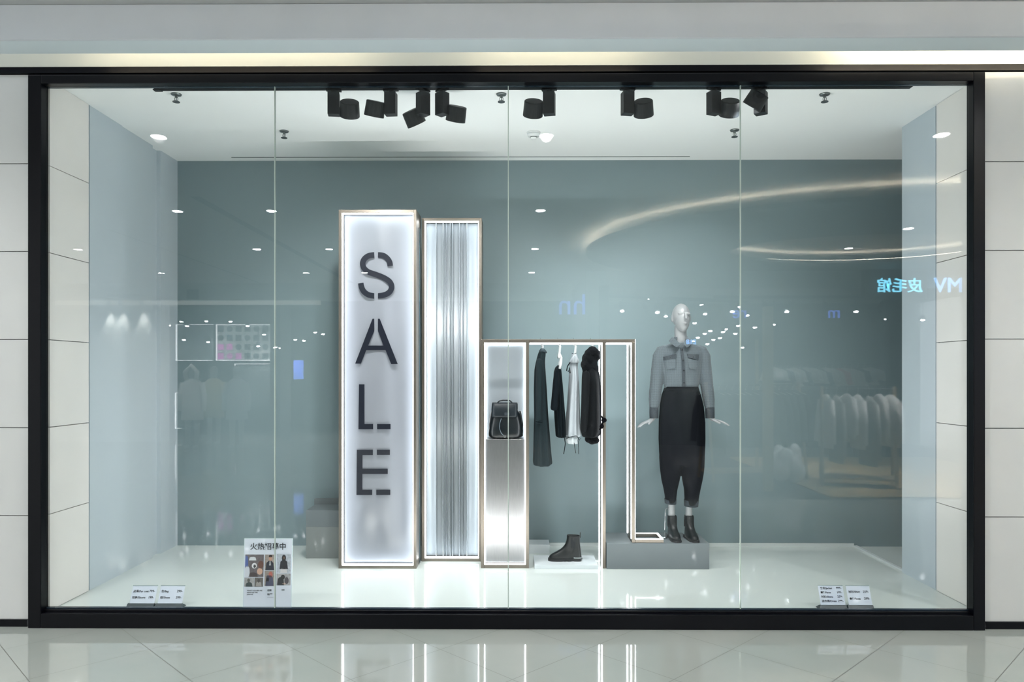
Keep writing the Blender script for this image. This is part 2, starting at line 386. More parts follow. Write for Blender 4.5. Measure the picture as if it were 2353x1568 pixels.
# the film gets a real thickness: thin sheet with a rear face
obj('film_panel', m, FILM, t, smooth=True).modifiers.new('thick', 'SOLIDIFY').thickness = -.002
def lz(pts, ox, oy, sc, Y): return [(P(ox+a/sc, oy+b/sc, Y).x, P(ox+a/sc, oy+b/sc, Y).z) for a, b in pts]
YL = YP-.004
def bezier_s():
    c = [(558, 540), (552, 505), (530, 474), (500, 454), (458, 449)]
    u = [(427, 449), (385, 455), (350, 478), (333, 515), (342, 555), (378, 588), (440, 610), (505, 636), (553, 668), (570, 710), (553, 752), (510, 777), (458, 785)]
    l = [(427, 785), (382, 777), (345, 752), (325, 718), (317, 680)]
    return [c, u, l]
def stroke(m, pts, w, Y, ox, oy, sc):
    # Catmull-Rom, then a constant-width strip with square ends
    P_ = [Vector(p) for p in pts]; Q = []
    for i in range(len(P_)-1):
        a = P_[max(i-1, 0)]; b = P_[i]; c = P_[i+1]; d = P_[min(i+2, len(P_)-1)]
        for k in range(8):
            s = k/8; Q.append(.5*((2*b)+(c-a)*s+(2*a-5*b+4*c-d)*s*s+(-a+3*b-3*c+d)*s**3))
    Q.append(P_[-1]); L = []; R = []
    for i, q in enumerate(Q):
        tt = (Q[min(i+1, len(Q)-1)]-Q[max(i-1, 0)]).normalized(); n = Vector((-tt.y, tt.x))*w/2
        if i in (0, len(Q)-1) and abs(tt.x) > .9: n = Vector((0, math.copysign(w/2, n.y)))
        L.append(q+n); R.append(q-n)
    n0 = len(m.v)
    for yy in (Y, Y+.003):
        for side in (L, R):
            for q in side:
                p = P(ox+q.x/sc, oy+q.y/sc, YL); m.v.append(Vector((p.x, yy, p.z)))
    k = len(Q)
    for i in range(k-1):
        a = n0+i
        m.f += [[a, a+1, a+k+1, a+k], [a+2*k, a+3*k, a+3*k+1, a+2*k+1], [a, a+2*k, a+2*k+1, a+1], [a+k, a+k+1, a+3*k+1, a+3*k]]
    m.f += [[n0, n0+k, n0+3*k, n0+2*k], [n0+k-1, n0+3*k-1, n0+4*k-1, n0+2*k-1]]
m = M()
for s_ in bezier_s(): stroke(m, s_, 45, YL, 740, 460, 3.564)
obj('letter', m, VINYL, t)
m = M().prism(lz([(413, 972), (427, 972), (427, 1072), (378, 1192), (503, 1192), (458, 1072), (458, 972), (472, 972), (620, 1344), (566, 1344), (520, 1229), (362, 1229), (318, 1340), (271, 1340)], 740, 460, 3.564, YL), YL, YL+.003)
obj('letter', m, VINYL, t)
m = M().prism(lz([(277, 77), (318, 77), (318, 375), (383, 375), (383, 414), (273, 414)], 740, 860, 3.266, YL), YL, YL+.003)
m.prism(lz([(413, 375), (514, 375), (514, 414), (413, 414)], 740, 860, 3.266, YL), YL, YL+.003)
obj('letter', m, VINYL, t)
m = M().prism(lz([(261, 568), (381, 568), (381, 608), (303, 608), (303, 711), (493, 711), (493, 750), (302, 750), (302, 870), (376, 870), (376, 908), (258, 908)], 740, 860, 3.266, YL), YL, YL+.003)
m.prism(lz([(411, 568), (509, 568), (509, 607), (411, 607)], 740, 860, 3.266, YL), YL, YL+.003)
m.prism(lz([(407, 869), (512, 869), (512, 908), (407, 908)], 740, 860, 3.266, YL), YL, YL+.003)
obj('letter', m, VINYL, t)

# fluted box
Y2 = 1.33
t, ax, bx, az, bz = lightbox('fluted_light_box', 'tall glowing light box with vertical fluted silver panel beside SALE box', 969, 1107, 501, Y2, .24, .05, .040)
m = M(); pts = []
fins = [PX(p, Y2+.07) for p in (996, 1002.5, 1010, 1018.6, 1025.6, 1034.6, 1040, 1048, 1055.6, 1064, 1073, 1080)]
tall = (0, 1, 0, 1, .6, .8, 1, 0, 1, .3, 1, 0)
N_ = 400
for i in range(N_+1):
    x = ax+(bx-ax)*i/N_; h = .0012*math.sin(x*120)
    for f_, tt_ in zip(fins, tall):
        d_ = abs(x-f_)/.0042
        if d_ < 1 and tt_: h += (.008+.020*tt_)*(1-d_)
    pts.append((x, Y2+.080-h))
n0 = len(m.v)
for z in (az, bz):
    for x, y in pts: m.v.append(Vector((x, y, z)))
k = len(pts)
for i in range(k-1): m.f.append([i, i+1, i+1+k, i+k])
o = obj('fluted_panel', m, FLUTE, t, smooth=True); o.modifiers.new('thick', 'SOLIDIFY').thickness = -.002
# cable bundle between the two tall boxes
m = M(); cx_ = PX(964, 1.38)
for q in range(2):
    m.tube([(-.7888+.0008*math.sin(i*.9+q*2.1), 1.20+.05*q, ZF+.01+(2.78-ZF)*i/40) for i in range(41)], .0028, 8)
center_origin(tag(obj('cable', m, mat('cable_sheath', srgb(70, 90, 100), .5), smooth=True), 'grey cable bundle hanging in the gap between the two tall light boxes', 'cable'))

# low portal frames with LED bars
Y3 = 1.12; DP = .23; w = .026
zt = PZ(780, Y3, 1290)
x3a, x3b, x4b, x5b = PX(1105, Y3), PX(1215.5, Y3), PX(1392, Y3), PX(1459.5, Y3)
def led_pair(x0, x1, z0, z1, sides, t):
    for y0 in (Y3+.012, Y3+DP-.010):
        obj('led_strip', frame_bars(x0, x1, z0, z1, y0, y0+.012, .005, sides), LEDM, t)
# bag bay
t = thing('portal_frame', 'narrow steel portal frame with lit edges around the backpack', 'display frame', ((x3a+x3b)/2, Y3+DP/2, ZF))
obj('frame', frame_bars(x3a, x3b, ZF, zt, Y3, Y3+DP, w), STEEL, t, bevel=.0015)
led_pair(x3a+w+.0004, x3b-w-.0004, ZF+w+.0004, zt-w-.0004, 'LRTB', t)
obj('back_panel', M().box(x3a+w, x3b-w, Y3+DP+.001, Y3+DP+.006, ZF+w, zt-w), mat('frosted_sheet', srgb(142, 150, 156), .5), t)
zp = PZ(1010, Y3+.03, 1160)
xa, xb = PX(1114, Y3+.03), PX(1207, Y3+.03)
tag(obj('steel_pedestal', M().box(xa, xb, Y3+.035, Y3+DP-.025, ZF+w+.008, zp), STEELP, bevel=.002), 'brushed steel pedestal column under the black backpack', 'pedestal')
center_origin(bpy.data.objects['steel_pedestal'])
# hanging bay
t = thing('garment_rail_frame', 'wide steel rail frame with lit edges holding the four hanging garments', 'display frame', ((x3b+x4b)/2, Y3+DP/2, ZF))
obj('frame', frame_bars(x3b+.001-w, x4b, ZF, zt, Y3, Y3+DP, w, 'T').box(x4b-w, x4b, Y3, Y3+DP, ZF, zt), STEEL, t, bevel=.0015)
led_pair(x3b+.002, x4b-w-.0004, ZF, zt-w-.0004, 'RT', t)
# right bay stepping onto the plinth
zb = .285
t = thing('stepped_portal_frame', 'steel frame with lit edges turning into a flat loop on the grey plinth', 'display frame', ((x4b+x5b)/2, Y3+DP/2, zb))
obj('frame', M().box(x4b+.001, x5b, Y3, Y3+DP, zt-w, zt).box(x5b-w, x5b, Y3, Y3+DP, zb+.001, zt-w), STEEL, t, bevel=.0015)
led_pair(x4b+.002, x5b-w-.0004, zb+.03, zt-w-.0004, 'RT', t)
x6 = PX(1525, Y3)
m = M(); m.box(x5b+.001, x6, Y3, Y3+.02, zb+.001, zb+.028).box(x6-.02, x6, Y3+.02, Y3+DP-.02, zb+.001, zb+.028).box(x5b+.001, x6, Y3+DP-.02, Y3+DP, zb+.001, zb+.028)
obj('floor_loop', m, STEEL, t, bevel=.0015)
m = M(); m.box(x5b+.002, x6-.002, Y3+.002, Y3+.018, zb+.0285, zb+.031).box(x6-.018, x6-.002, Y3+.018, Y3+DP-.018, zb+.0285, zb+.031).box(x5b+.002, x6-.002, Y3+DP-.018, Y3+DP-.002, zb+.0285, zb+.031)
obj('led_strip', m, LEDM, t)
obj('led_strip', M().box(x5b+.001, x5b+.004, Y3+.004, Y3+.014, zb+.032, zt), LEDM, t)

# plinths
def block(name, px0, px1, z0, z1, y0, y1, material, lab, cat='plinth'):
    o = obj(name, M().box(PX(px0, y0), PX(px1, y0), y0, y1, z0, z1), material, bevel=.002)
    return center_origin(tag(o, lab, cat))
block('display_plinth', 1394, 1630, ZF, zb, 1.10, 1.50, PLINTH, 'grey rectangular plinth under the mannequin', )
block('display_plinth', 1228, 1374, ZF, ZF+.03, 1.10, 1.42, PLINTHW, 'low white platform under the single ankle boot')
block('display_plinth', 1212, 1263, ZF, ZF+.075, 1.60, 1.80, PLINTHW, 'small white box standing at the back wall behind the pedestal')
block('display_plinth', 703, 830, ZF, ZF+.262, 1.42, 1.72, mat('plinth_taupe', srgb(120, 126, 126), .35), 'lower grey box of the stack left of the SALE light box')
block('display_plinth', 703, 830, ZF+.2625, ZF+.40, 1.42, 1.70, PLINTH, 'upper grey box of the stack left of the SALE light box')
block('grey_board', 722, 840, ZF, ZF+.44, 1.76, 1.80, PLINTH, 'grey board leaning behind the stacked boxes', 'board')

# ------------------------------------------------------------------ backpack
YBK = 1.235
def prow(py, l, r, Y=YBK): a = P(l, py, Y); b = P(r, py, Y); return a.x, b.x, a.z
def ring_se(x0, x1, z, yc, dy, k=36, n=2.6, fold=0, nf=5, ph=0):
    cx_, hw = (x0+x1)/2, (x1-x0)/2; R = []
    for j in range(k):
        a = 2*PI*j/k; c, s = math.cos(a), math.sin(a)
        rr = (abs(c)**n+abs(s)**n)**(-1/n); rr *= 1+fold*math.sin(nf*a+ph)
        R.append((cx_+hw*rr*c, yc+dy*rr*s, z))
    return R
t = thing('backpack', 'black leather flap backpack with drawstring on the steel pedestal', 'backpack', (PX(1162, YBK), YBK, zp+.0005))
rows = [(1008, 1127, 1196, .060), (1004, 1123, 1200, .068), (990, 1122, 1203, .074), (970, 1127, 1200, .070), (950, 1131, 1193, .058), (932, 1134, 1187, .046), (926, 1137, 1184, .036)]
m = M(); rr = []
for i, (py, l, r, dy) in enumerate(rows):
    a, b, z = prow(py, l, r)
    if i == 0: z = zp+.001
    rr.append(ring_se(a, b, z, YBK, dy, n=3, fold=.02, nf=6, ph=z*30))
m.loft(rr); obj('body', m, LEATHER, t, smooth=True, subsurf=1)
m = M(); rr = []
for py, l, r, dy in [(959, 1130, 1189, .076), (954, 1129, 1190, .078), (940, 1129, 1190, .070), (930, 1130, 1190, .060), (925.5, 1131, 1189, .045)]:
    a, b, z = prow(py, l, r, YBK-.03); rr.append(ring_se(a, b, z, YBK-.008, dy*.9, n=4.5))
m.loft(rr); obj('flap', m, mat('black_leather_flap', srgb(7, 18, 24), .45, spec=.3, bump=.1, bscale=120), t, smooth=True)
hz = PZ(925, YBK)
hp = [PX(1143, YBK), PX(1148, YBK), PX(1156, YBK), PX(1168, YBK), PX(1173, YBK), PX(1177, YBK)]
obj('top_handle', M().tube([(x, YBK-.01, hz+h) for x, h in zip(hp, (-.004, .012, .017, .017, .011, -.004))], .0055, 10), LEATHER, t, smooth=True)
cp = [P(1152, 962, 1.15), P(1148, 975, 1.145), P(1148, 986, 1.14), P(1152, 996, 1.14), P(1158, 1002, 1.14)]
obj('drawstring', M().tube(cp, .0028, 8), mat('drawstring_grey', srgb(70, 84, 92), .6), t, smooth=True)
q = P(1160, 1003, 1.14); obj('drawstring_tag', M().box(q.x-.008, q.x+.008, q.y-.004, q.y+.004, q.z-.009, q.z+.009), CHROME, t, bevel=.002)
q = P(1165, 952, 1.15); obj('flap_badge', M().box(q.x-.02, q.x+.02, 1.155, 1.17, q.z-.010, q.z+.010), mat('badge_dark', srgb(40, 48, 54), .3), t, bevel=.002)
for l, r in ((1124, 1129), (1197, 1202)):
    q = P((l+r)/2, 975, YBK); dx = -.01 if l < 1150 else .0
    m = M().tube([(P((l+r)/2+ (4 if l < 1150 else -4), 945, YBK).x, YBK+.01, PZ(945, YBK)), (q.x, YBK+.01, q.z), (q.x, YBK+.01, zp+.02)], [(.008, .03), (.010, .045), (.009, .045)], 12)
    obj('side_gusset', m, LEATHER, t, smooth=True)

# ------------------------------------------------------------------ hanging garments
YG = 1.235
def garment(rows, dy, nf, amp, k=44, ph=0, top=.5):
    rr = []; n = len(rows)
    # densify rows
    R2 = []
    for i in range(len(rows)-1):
        a, b = rows[i], rows[i+1]; steps = max(1, int(abs(b[0]-a[0])/7))
        for s in range(steps): u = s/steps; R2.append(tuple(a[c]+(b[c]-a[c])*u for c in range(3)))
    R2.append(rows[-1])
    y0, y1 = R2[0][0], R2[-1][0]
    for (py, l, r) in R2:
        a, b, z = prow(py, l, r, YG); u = (py-y0)/(y1-y0)
        d = dy*(top+(1-top)*min(1, u*3.5))
        rr.append(ring_se(a, b, z, YG, d, k, 2.2, amp*min(1, .3+u), nf, ph+.6*u))
    return rr
def hanger_parts(px, py_top, t, py_hook=777):
    q = P(px, py_hook, YG); zb_ = PZ(800, YG)
    obj('hanging_wire', M().tube([(q.x, YG, zb_+.03), (q.x, YG, zt+.006), (q.x+.0, YG+.008, zt+.016)], .0015, 6), mat('wire_dark', srgb(60, 66, 70), .4), t)
    x = PX(px+1.5, YG)
    obj('hanger', M().tube([(x, YG, zb_+.03), (x+.012, YG, zb_+.015), (x+.008, YG, zb_-.03), (x+.002, YG-.03, zb_-.06), (x, YG-.065, zb_-.08)], [(.012, .010), (.015, .010), (.013, .01), (.010, .01), (.006, .006)], 12).tube([(x+.008, YG, zb_-.03), (x+.002, YG+.03, zb_-.06), (x, YG+.065, zb_-.08)], [.010, .010, .006], 12), WHITEP, t, smooth=True)
# 1 long teal-grey coat
t = thing('hanging_coat', 'long teal grey coat hanging at the left end of the rail frame', 'coat', (PX(1244, YG), YG, PZ(1072, YG)))
hanger_parts(1242, 800, t)
rows = [(803, 1240, 1252), (806, 1239, 1254), (815, 1236, 1254), (830, 1232, 1252), (850, 1228, 1253), (900, 1227, 1256), (960, 1228, 1259), (1000, 1227, 1262), (1040, 1226, 1265), (1070, 1225, 1268)]
obj('coat_body', M().loft(garment(rows, .17, 7, .10, ph=1)), TEAL, t, smooth=True, subsurf=1)
rows = [(824, 1234, 1245), (832, 1231, 1248), (860, 1232, 1246), (900, 1233, 1247), (940, 1232, 1246), (970, 1231, 1245), (974, 1231, 1244)]
rr = []
for i, (py, l, r) in enumerate(rows):
    a, b, z = prow(py, l, r, 1.08); rr.append(ring_se(a, b, z, 1.08+.02*(i < 1), .045, 28, 2.2, .06, 5, py*.05))
obj('sleeve', M().loft(rr), TEAL, t, smooth=True, subsurf=1)
rr = []
for py, l, r, d in [(812, 1237, 1257, .05), (808, 1239, 1256, .07), (803, 1241, 1252, .06), (801, 1243, 1249, .04)]:
    a, b, z = prow(py, l, r, YG-.03); rr.append(ring_se(a, b, z, YG-.03, d, 28, 2.2))
obj('collar', M().loft(rr), mat('collar_dark_teal', srgb(44, 58, 64), .9), t, smooth=True)
a = P(1231, 969, 1.03); b = P(1246, 972, 1.03)
obj('cuff_strap', M().tube([(a.x, 1.034, a.z), ((a.x+b.x)/2, 1.028, a.z-.01), (b.x, 1.034, b.z)], .004, 8), DTEAL, t, smooth=True)
# 2 dark pleated skirt-like dress
t = thing('hanging_dress', 'short dark teal pleated dress on a white hanger, second garment on the rail', 'dress', (PX(1283, YG), YG, PZ(1004, YG)))
hanger_parts(1282, 800, t)
x_, y_ = PX(1286, YG), PZ(822, YG)
obj('hanger_shoulder', M().tube([P(1284, 808, YG), P(1289, 822, YG), P(1287, 838, YG), P(1284, 848, YG)], [(.008, .01), (.012, .06), (.016, .10), (.014, .12)], 16), WHITEP, t, smooth=True)
rows = [(840, 1281, 1288), (845, 1276, 1289), (855, 1273, 1290), (880, 1272, 1292), (920, 1273, 1295), (960, 1275, 1298), (1003, 1278, 1299)]
obj('dress_body', M().loft(garment(rows, .16, 11, .08, k=66)), DTEAL, t, smooth=True)
rr = []
for i, (py, l, r) in enumerate([(845, 1276, 1284), (870, 1271, 1285), (900, 1269, 1285), (930, 1266, 1284), (945, 1264, 1282)]):
    a, b, z = prow(py, l, r, 1.09); rr.append(ring_se(a, b, z, 1.09, .05, 28, 2.2, .05, 5))
obj('sleeve', M().loft(rr), mat('dark_teal_sleeve', srgb(6, 14, 20), .95, spec=.15), t, smooth=True, subsurf=1)
# 3 pale dress with black ribbons
t = thing('hanging_dress', 'pale grey dress with black ribbon ties, third garment on the rail', 'dress', (PX(1316, YG), YG, PZ(1022, YG)))
hanger_parts(1318, 800, t)
rows = [(812, 1315, 1323), (818, 1313, 1327), (828, 1310, 1328), (845, 1309, 1327), (880, 1307, 1330), (920, 1304, 1331), (960, 1301, 1332), (990, 1299, 1334), (1004, 1298, 1335)]
obj('dress_body', M().loft(garment(rows, .15, 8, .09)), PALE, t, smooth=True, subsurf=1)
rr = []
for py, l, r in [(1003, 1301, 1327), (1010, 1300, 1327), (1018, 1303, 1327)]:
    a, b, z = prow(py, l, r, YG); rr.append(ring_se(a, b, z, YG, .12, 32, 2.2, .06, 7))
obj('lining_hem', M().loft(rr), mat('pale_lining', srgb(196, 204, 208), .8), t, smooth=True)
BLKR = mat('black_ribbon', srgb(3, 5, 12), .9, spec=.1)
YRB = 1.075
def rib(pts, r=(.0035, .0022), nm='ribbon'): obj(nm, M().tube([P(a, b, YRB) for a, b in pts], [r]*len(pts), 8), BLKR, t, smooth=True)
rib([(1300, 1010), (1306, 1006), (1316, 1003), (1326, 1003)]); rib([(1297, 1006), (1299, 1020), (1297, 1034), (1295, 1044)])
rib([(1326, 1003), (1332, 1012), (1335, 1009), (1331, 1005), (1328, 1012), (1330, 1030), (1330, 1044)])
rib([(1319, 1018), (1321, 1030), (1323, 1042)], (.002, .0015))
rib([(1314, 812), (1319, 814), (1324, 812)]); rib([(1310, 833), (1304, 842), (1302, 852), (1306, 855), (1309, 845), (1310, 858)], (.005, .004))
rr = []
for py, l, r in [(818, 1317, 1323), (826, 1311, 1329), (834, 1308, 1331)]:
    a, b, z = prow(py, l, r, YG-.05); rr.append(ring_se(a, b, z, YG-.05, .09, 30, 2.2, .10, 8))
obj('frilled_collar', M().loft(rr), PALE, t, smooth=True)
# 4 black hooded fur coat
t = thing('hanging_coat', 'short black hooded coat with fur trim at the right end of the rail', 'coat', (PX(1358, YG), YG, PZ(1020, YG)))
hanger_parts(1357, 800, t)
rows = [(828, 1345, 1372), (845, 1340, 1373), (862, 1337, 1377), (900, 1336, 1379), (950, 1334, 1381), (985, 1333, 1381), (1000, 1336, 1378), (1005, 1338, 1370)]
obj('coat_body', M().loft(garment(rows, .16, 5, .06, ph=2)), mat('black_padded_cloth', srgb(2, 4, 8), .85, spec=.12, bump=.5, bscale=25), t, smooth=True, subsurf=1)
m = M()
for (px, py, r) in ((1352, 812, 9), (1361, 808, 12), (1370, 812, 9), (1372, 822, 7), (1350, 824, 13), (1345, 838, 11), (1352, 846, 15), (1363, 848, 13), (1358, 830, 15)):
    q = P(px, py, YG-.04); m.ell(q, (r*.0035, .075, r*.0036))
obj('fur_hood', m, FUR, t, remesh=.007, smoothmod=4)
m = M()
for (px, py, r) in ((1352, 1010, 8), (1360, 1013, 9), (1369, 1012, 8)): m.ell(P(px, py, YG-.05), (r*.0036, .08, r*.0034))
obj('fur_hem', m, FUR, t, remesh=.007, smoothmod=3)
m = M(); m.ell(P(1388, 966, YG-.14), (.022, .022, .02)); m.ell(P(1383, 980, YG-.14), (.018, .02, .02)); m.tube([P(1380, 955, YG-.14), P(1386, 962, YG-.14), P(1382, 985, YG-.14), P(1376, 988, YG-.14)], .008, 8)
obj('pompom_tie', m, FUR, t, remesh=.006, smoothmod=2)
rr = []
for py, l, r in [(850, 1339, 1356), (880, 1338, 1356), (930, 1336, 1354), (980, 1334, 1350), (996, 1334, 1348)]:
    a, b, z = prow(py, l, r, 1.08); rr.append(ring_se(a, b, z, 1.09, .05, 28, 2.2, .05, 5, py*.03))
obj('sleeve', M().loft(rr), mat('black_padded_cloth', (0, 0, 0)), t, smooth=True, subsurf=1)

# ------------------------------------------------------------------ ankle boots
def boot(name, lab, loc, rot, group=None, style='side', sc=1.0):
    """toe along +x locally, heel at x=0, sole on z=0"""
    t = thing(name, lab, 'boot', (0, 0, 0), group)
    rr = []
    for z, x0, x1, hw in [(.012, .010, .262, .044), (.022, .004, .266, .047), (.036, .002, .264, .046), (.050, .003, .250, .044), (.064, .005, .222, .041), (.080, .007, .190, .038), (.100, .010, .160, .037), (.125, .014, .138, .038), (.150, .016, .126, .040), (.175, .016, .121, .041), (.196, .016, .120, .041), (.204, .017, .119, .040)]:
        R = []
        for j in range(36):
            a = 2*PI*j/36; c, s = math.cos(a), math.sin(a); n = 2.5
            q = (abs(c)**n+abs(s)**n)**(-1/n)
            w_ = hw*(1-.12*(c < -.2))
            R.append(((x0+x1)/2+(x1-x0)/2*q*c, w_*q*s, z+(.006*max(0, c) if z > .19 else 0)))
        rr.append(R)
    # hollow top
    for z, x0, x1, hw in [(.200, .022, .114, .035), (.15, .024, .118, .034)]:
        rr.append([((x0+x1)/2+(x1-x0)/2*math.cos(2*PI*j/36), hw*math.sin(2*PI*j/36), z) for j in range(36)])
    obj('upper', M().loft(rr), LEATHER, t, smooth=True, subsurf=1)
    def outl(z, g):
        return [((.134+.136*math.copysign(abs(math.cos(a))**.75, math.cos(a))*(1+g)), (.046*(1+g)*math.copysign(abs(math.sin(a))**.75, math.sin(a)))*(1-.12*(math.cos(a) < -.2)), z) for a in [2*PI*j/40 for j in range(40)]]
    obj('sole', M().loft([outl(.006 if 0 else .010, 0), outl(.020, .02)]), mat('boot_sole_black', srgb(10, 14, 20), .6), t)
    obj('front_sole_tread', M().loft([[(x*.62+.105, y*.98, 0) for x, y, z in outl(0, 0)], [(x*.62+.105, y, .0105) for x, y, z in outl(0, 0)]]), mat('boot_sole_black', (0, 0, 0)), t)
    obj('heel', M().loft([[(.004+.036*(1+q*math.cos(a)) , .040*q*math.sin(a), z) for a, q in [(2*PI*j/28, (abs(math.cos(2*PI*j/28))**4+abs(math.sin(2*PI*j/28))**4)**-.25) for j in range(28)]] for z in (0, .028)]), mat('boot_sole_black', (0, 0, 0)), t)
    for s in (-1, 1): obj('elastic_panel', M().box(.055, .092, (.0365 if s > 0 else -.0405), (.0405 if s > 0 else -.0365), .105, .190), ELASTIC, t)
    obj('pull_tab', M().box(.010, .016, -.010, .010, .185, .226), LEATHER, t, bevel=.001)
    obj('heel_rim', M().loft([[(.0402+.0385*q*math.cos(a), .0425*q*math.sin(a), z) for a, q in [(2*PI*j/28, (abs(math.cos(2*PI*j/28))**4+abs(math.sin(2*PI*j/28))**4)**-.25) for j in range(28)]] for z in (.027, .032)]), CHROME, t, label='thin shiny metal rim on the heel')
    t.location = loc; t.rotation_euler = (0, 0, rot); t.scale = (sc, sc, sc); return t
q = P(1337, 1292, 1.25)
boot('ankle_boot', 'single black leather ankle boot on the low white platform', (PX(1337, 1.25), 1.25, ZF+.0305), PI)

# ------------------------------------------------------------------ mannequin
YM = 1.27
t = thing('mannequin', 'white faceless mannequin in a grey shirt and cropped black trousers on the grey plinth', 'mannequin', (PX(1566, YM), YM, zb+.001))
def q3(px, py, dy=0): p = P(px, py, YM); return Vector((p.x, YM+dy, p.z))
m = M()
# head: egg with turned face
hc = q3(1565.5, 728, .0); m.ell(hc+Vector((0, .015, .008)), (.072, .092, .098), 32, 20)
m.ell(hc+Vector((.004, -.015, -.035)), (.058, .075, .092), 28, 18)
m.ell(hc+Vector((.008, -.035, -.085)), (.036, .045, .042), 20, 12)        # jaw
m.tube([hc+Vector((.012, -.088, .03)), hc+Vector((.014, -.102, .0)), hc+Vector((.016, -.113, -.028))], [(.007, .008), (.008, .009), (.010, .010)], 12)  # nose
m.ell(hc+Vector((.014, -.086, -.058)), (.016, .010, .009), 14, 8)          # mouth
for s in (-1, 1):
    m.ell(hc+Vector((.010+s*.028, -.070, .020)), (.022, .010, .010), 14, 8)   # brow
    m.ell(hc+Vector((s*.071, .012, -.012)), (.008, .02, .034), 12, 10)       # ear
# neck, torso
m.tube([q3(1564.5, 750, .01), q3(1564.5, 766, .012), q3(1565, 780, .015), q3(1565.5, 792, .015)], [(.050, .05), (.048, .05), (.050, .050), (.056, .05)], 24)
tor = [(790, 1548, 1583, .05), (803, 1530, 1602, .07), (820, 1526, 1608, .09), (850, 1530, 1604, .10), (885, 1535, 1598, .085), (920, 1528, 1606, .10), (950, 1523, 1612, .105), (985, 1530, 1606, .09)]
rr = []
for py, l, r, dy in tor:
    a, b, z = prow(py, l, r, YM); rr.append(ring_se(a, b, z, YM+.015, dy, 36, 2.3))
m.loft(rr)
ARM = {}
for s, pts in ((-1, [(1516, 812), (1512, 850), (1506, 900), (1502, 940), (1502, 958)]), (1, [(1616, 812), (1620, 850), (1626, 900), (1630, 940), (1630, 958)])):
    pp = [q3(a, b, (.0, .005, .0, -.015, -.02)[i]) for i, (a, b) in enumerate(pts)]
    ARM[s] = pp
    m.tube(pp, [.044, .038, .035, .027, .024], 16)
    w0 = pp[-1]
    tip = q3(1462, 978, -.05) if s < 0 else q3(1685, 978, -.05)
    d = (tip-w0); L = d.length; d.normalize(); side = Vector((0, -1, 0)); side = (side-d*side.dot(d)).normalized(); up = side.cross(d)*(1 if s > 0 else -1)
    # palm: flat tapered pad
    m.tube([w0+Vector((0, 0, .01)), w0+d*.018+Vector((0, 0, -.012)), w0+d*.045+Vector((0, 0, -.014)), w0+d*.085+Vector((0, 0, -.008))], [(.022, .022), (.026, .017), (.036, .012), (.038, .010)], 16)
    base = w0+d*.080+Vector((0, 0, -.008))
    for k, (ln, off) in enumerate(((.070, .030), (.080, .010), (.074, -.010), (.056, -.029))):
        b0 = base+side*off; dd = (d+side*(off*1.6)).normalized()
        m.tube([b0-dd*.02, b0+dd*ln*.35+Vector((0, 0, .003)), b0+dd*ln*.7+Vector((0, 0, 0)), b0+dd*ln+Vector((0, 0, -.008))], [.0088, .0082, .0074, .0055], 10)
    b0 = w0+d*.03+side*.024+Vector((0, 0, -.014)); dd = (d*.75+side*.66).normalized()
    m.tube([b0-dd*.01, b0+dd*.03+Vector((0, 0, -.006)), b0+dd*.062+Vector((0, 0, -.012))], [.013, .0105, .0075], 10)
for pts in ([(1548, 980), (1542, 1060), (1543, 1120), (1544.5, 1160), (1545, 1215)], [(1588, 980), (1592, 1060), (1588, 1120), (1585, 1160), (1583.5, 1215)]):
    m.tube([q3(a, b, (.015, .01, .02, .025, .025)[i]) for i, (a, b) in enumerate(pts)], [.070, .050, .044, .026, .030], 18)
obj('body', m, MANN, t, remesh=.0042, smoothmod=3)
# shirt
YSH = YM+.015
SH = [(787.5, 1546, 1585, .058), (790.5, 1539, 1592, .072), (795, 1526, 1606, .082), (801, 1517, 1615, .092), (812, 1516, 1618, .108), (830, 1519, 1614, .122), (850, 1523, 1610, .122), (870, 1526, 1607, .116), (885, 1527, 1606, .112), (893, 1528, 1605, .108), (897, 1530, 1602, .100)]
m = M(); rr = []
for py, l, r, dy in SH:
    a, b, z = prow(py, l, r, YM); rr.append(ring_se(a, b, z, YSH, dy, 44, 2.3, .012, 6, py*.05))
m.loft(rr)
for s in (-1, 1):
    pp = ARM[s]
    m.tube([pp[0]+Vector((s*-.045, 0, .018)), pp[0]+Vector((s*-.018, 0, .010)), pp[0]+Vector((s*.000, 0, -.025)), pp[1], (pp[1]+pp[2])/2, pp[2], (pp[2]+pp[3])/2, pp[3]], [(.036, .05), (.044, .055), (.048, .058), (.048, .055), (.048, .052), (.047, .05), (.046, .048), (.035, .036)], 22)
obj('shirt', m, CHECK, t, remesh=.007, smoothmod=3)
def front(x, z):
    rows = [(PZ(py, YM, 1566), PX(l, YM), PX(r, YM), dy) for py, l, r, dy in SH]
    for i in range(len(rows)-1):
        if rows[i][0] >= z >= rows[i+1][0]:
            u = (rows[i][0]-z)/(rows[i][0]-rows[i+1][0]); l = rows[i][1]*(1-u)+rows[i+1][1]*u; r = rows[i][2]*(1-u)+rows[i+1][2]*u; dy = rows[i][3]*(1-u)+rows[i+1][3]*u
            c = min(.98, abs((x-(l+r)/2)/((r-l)/2))); return YSH-dy*(1-c**2.3)**(1/2.3)
    return YSH-.1
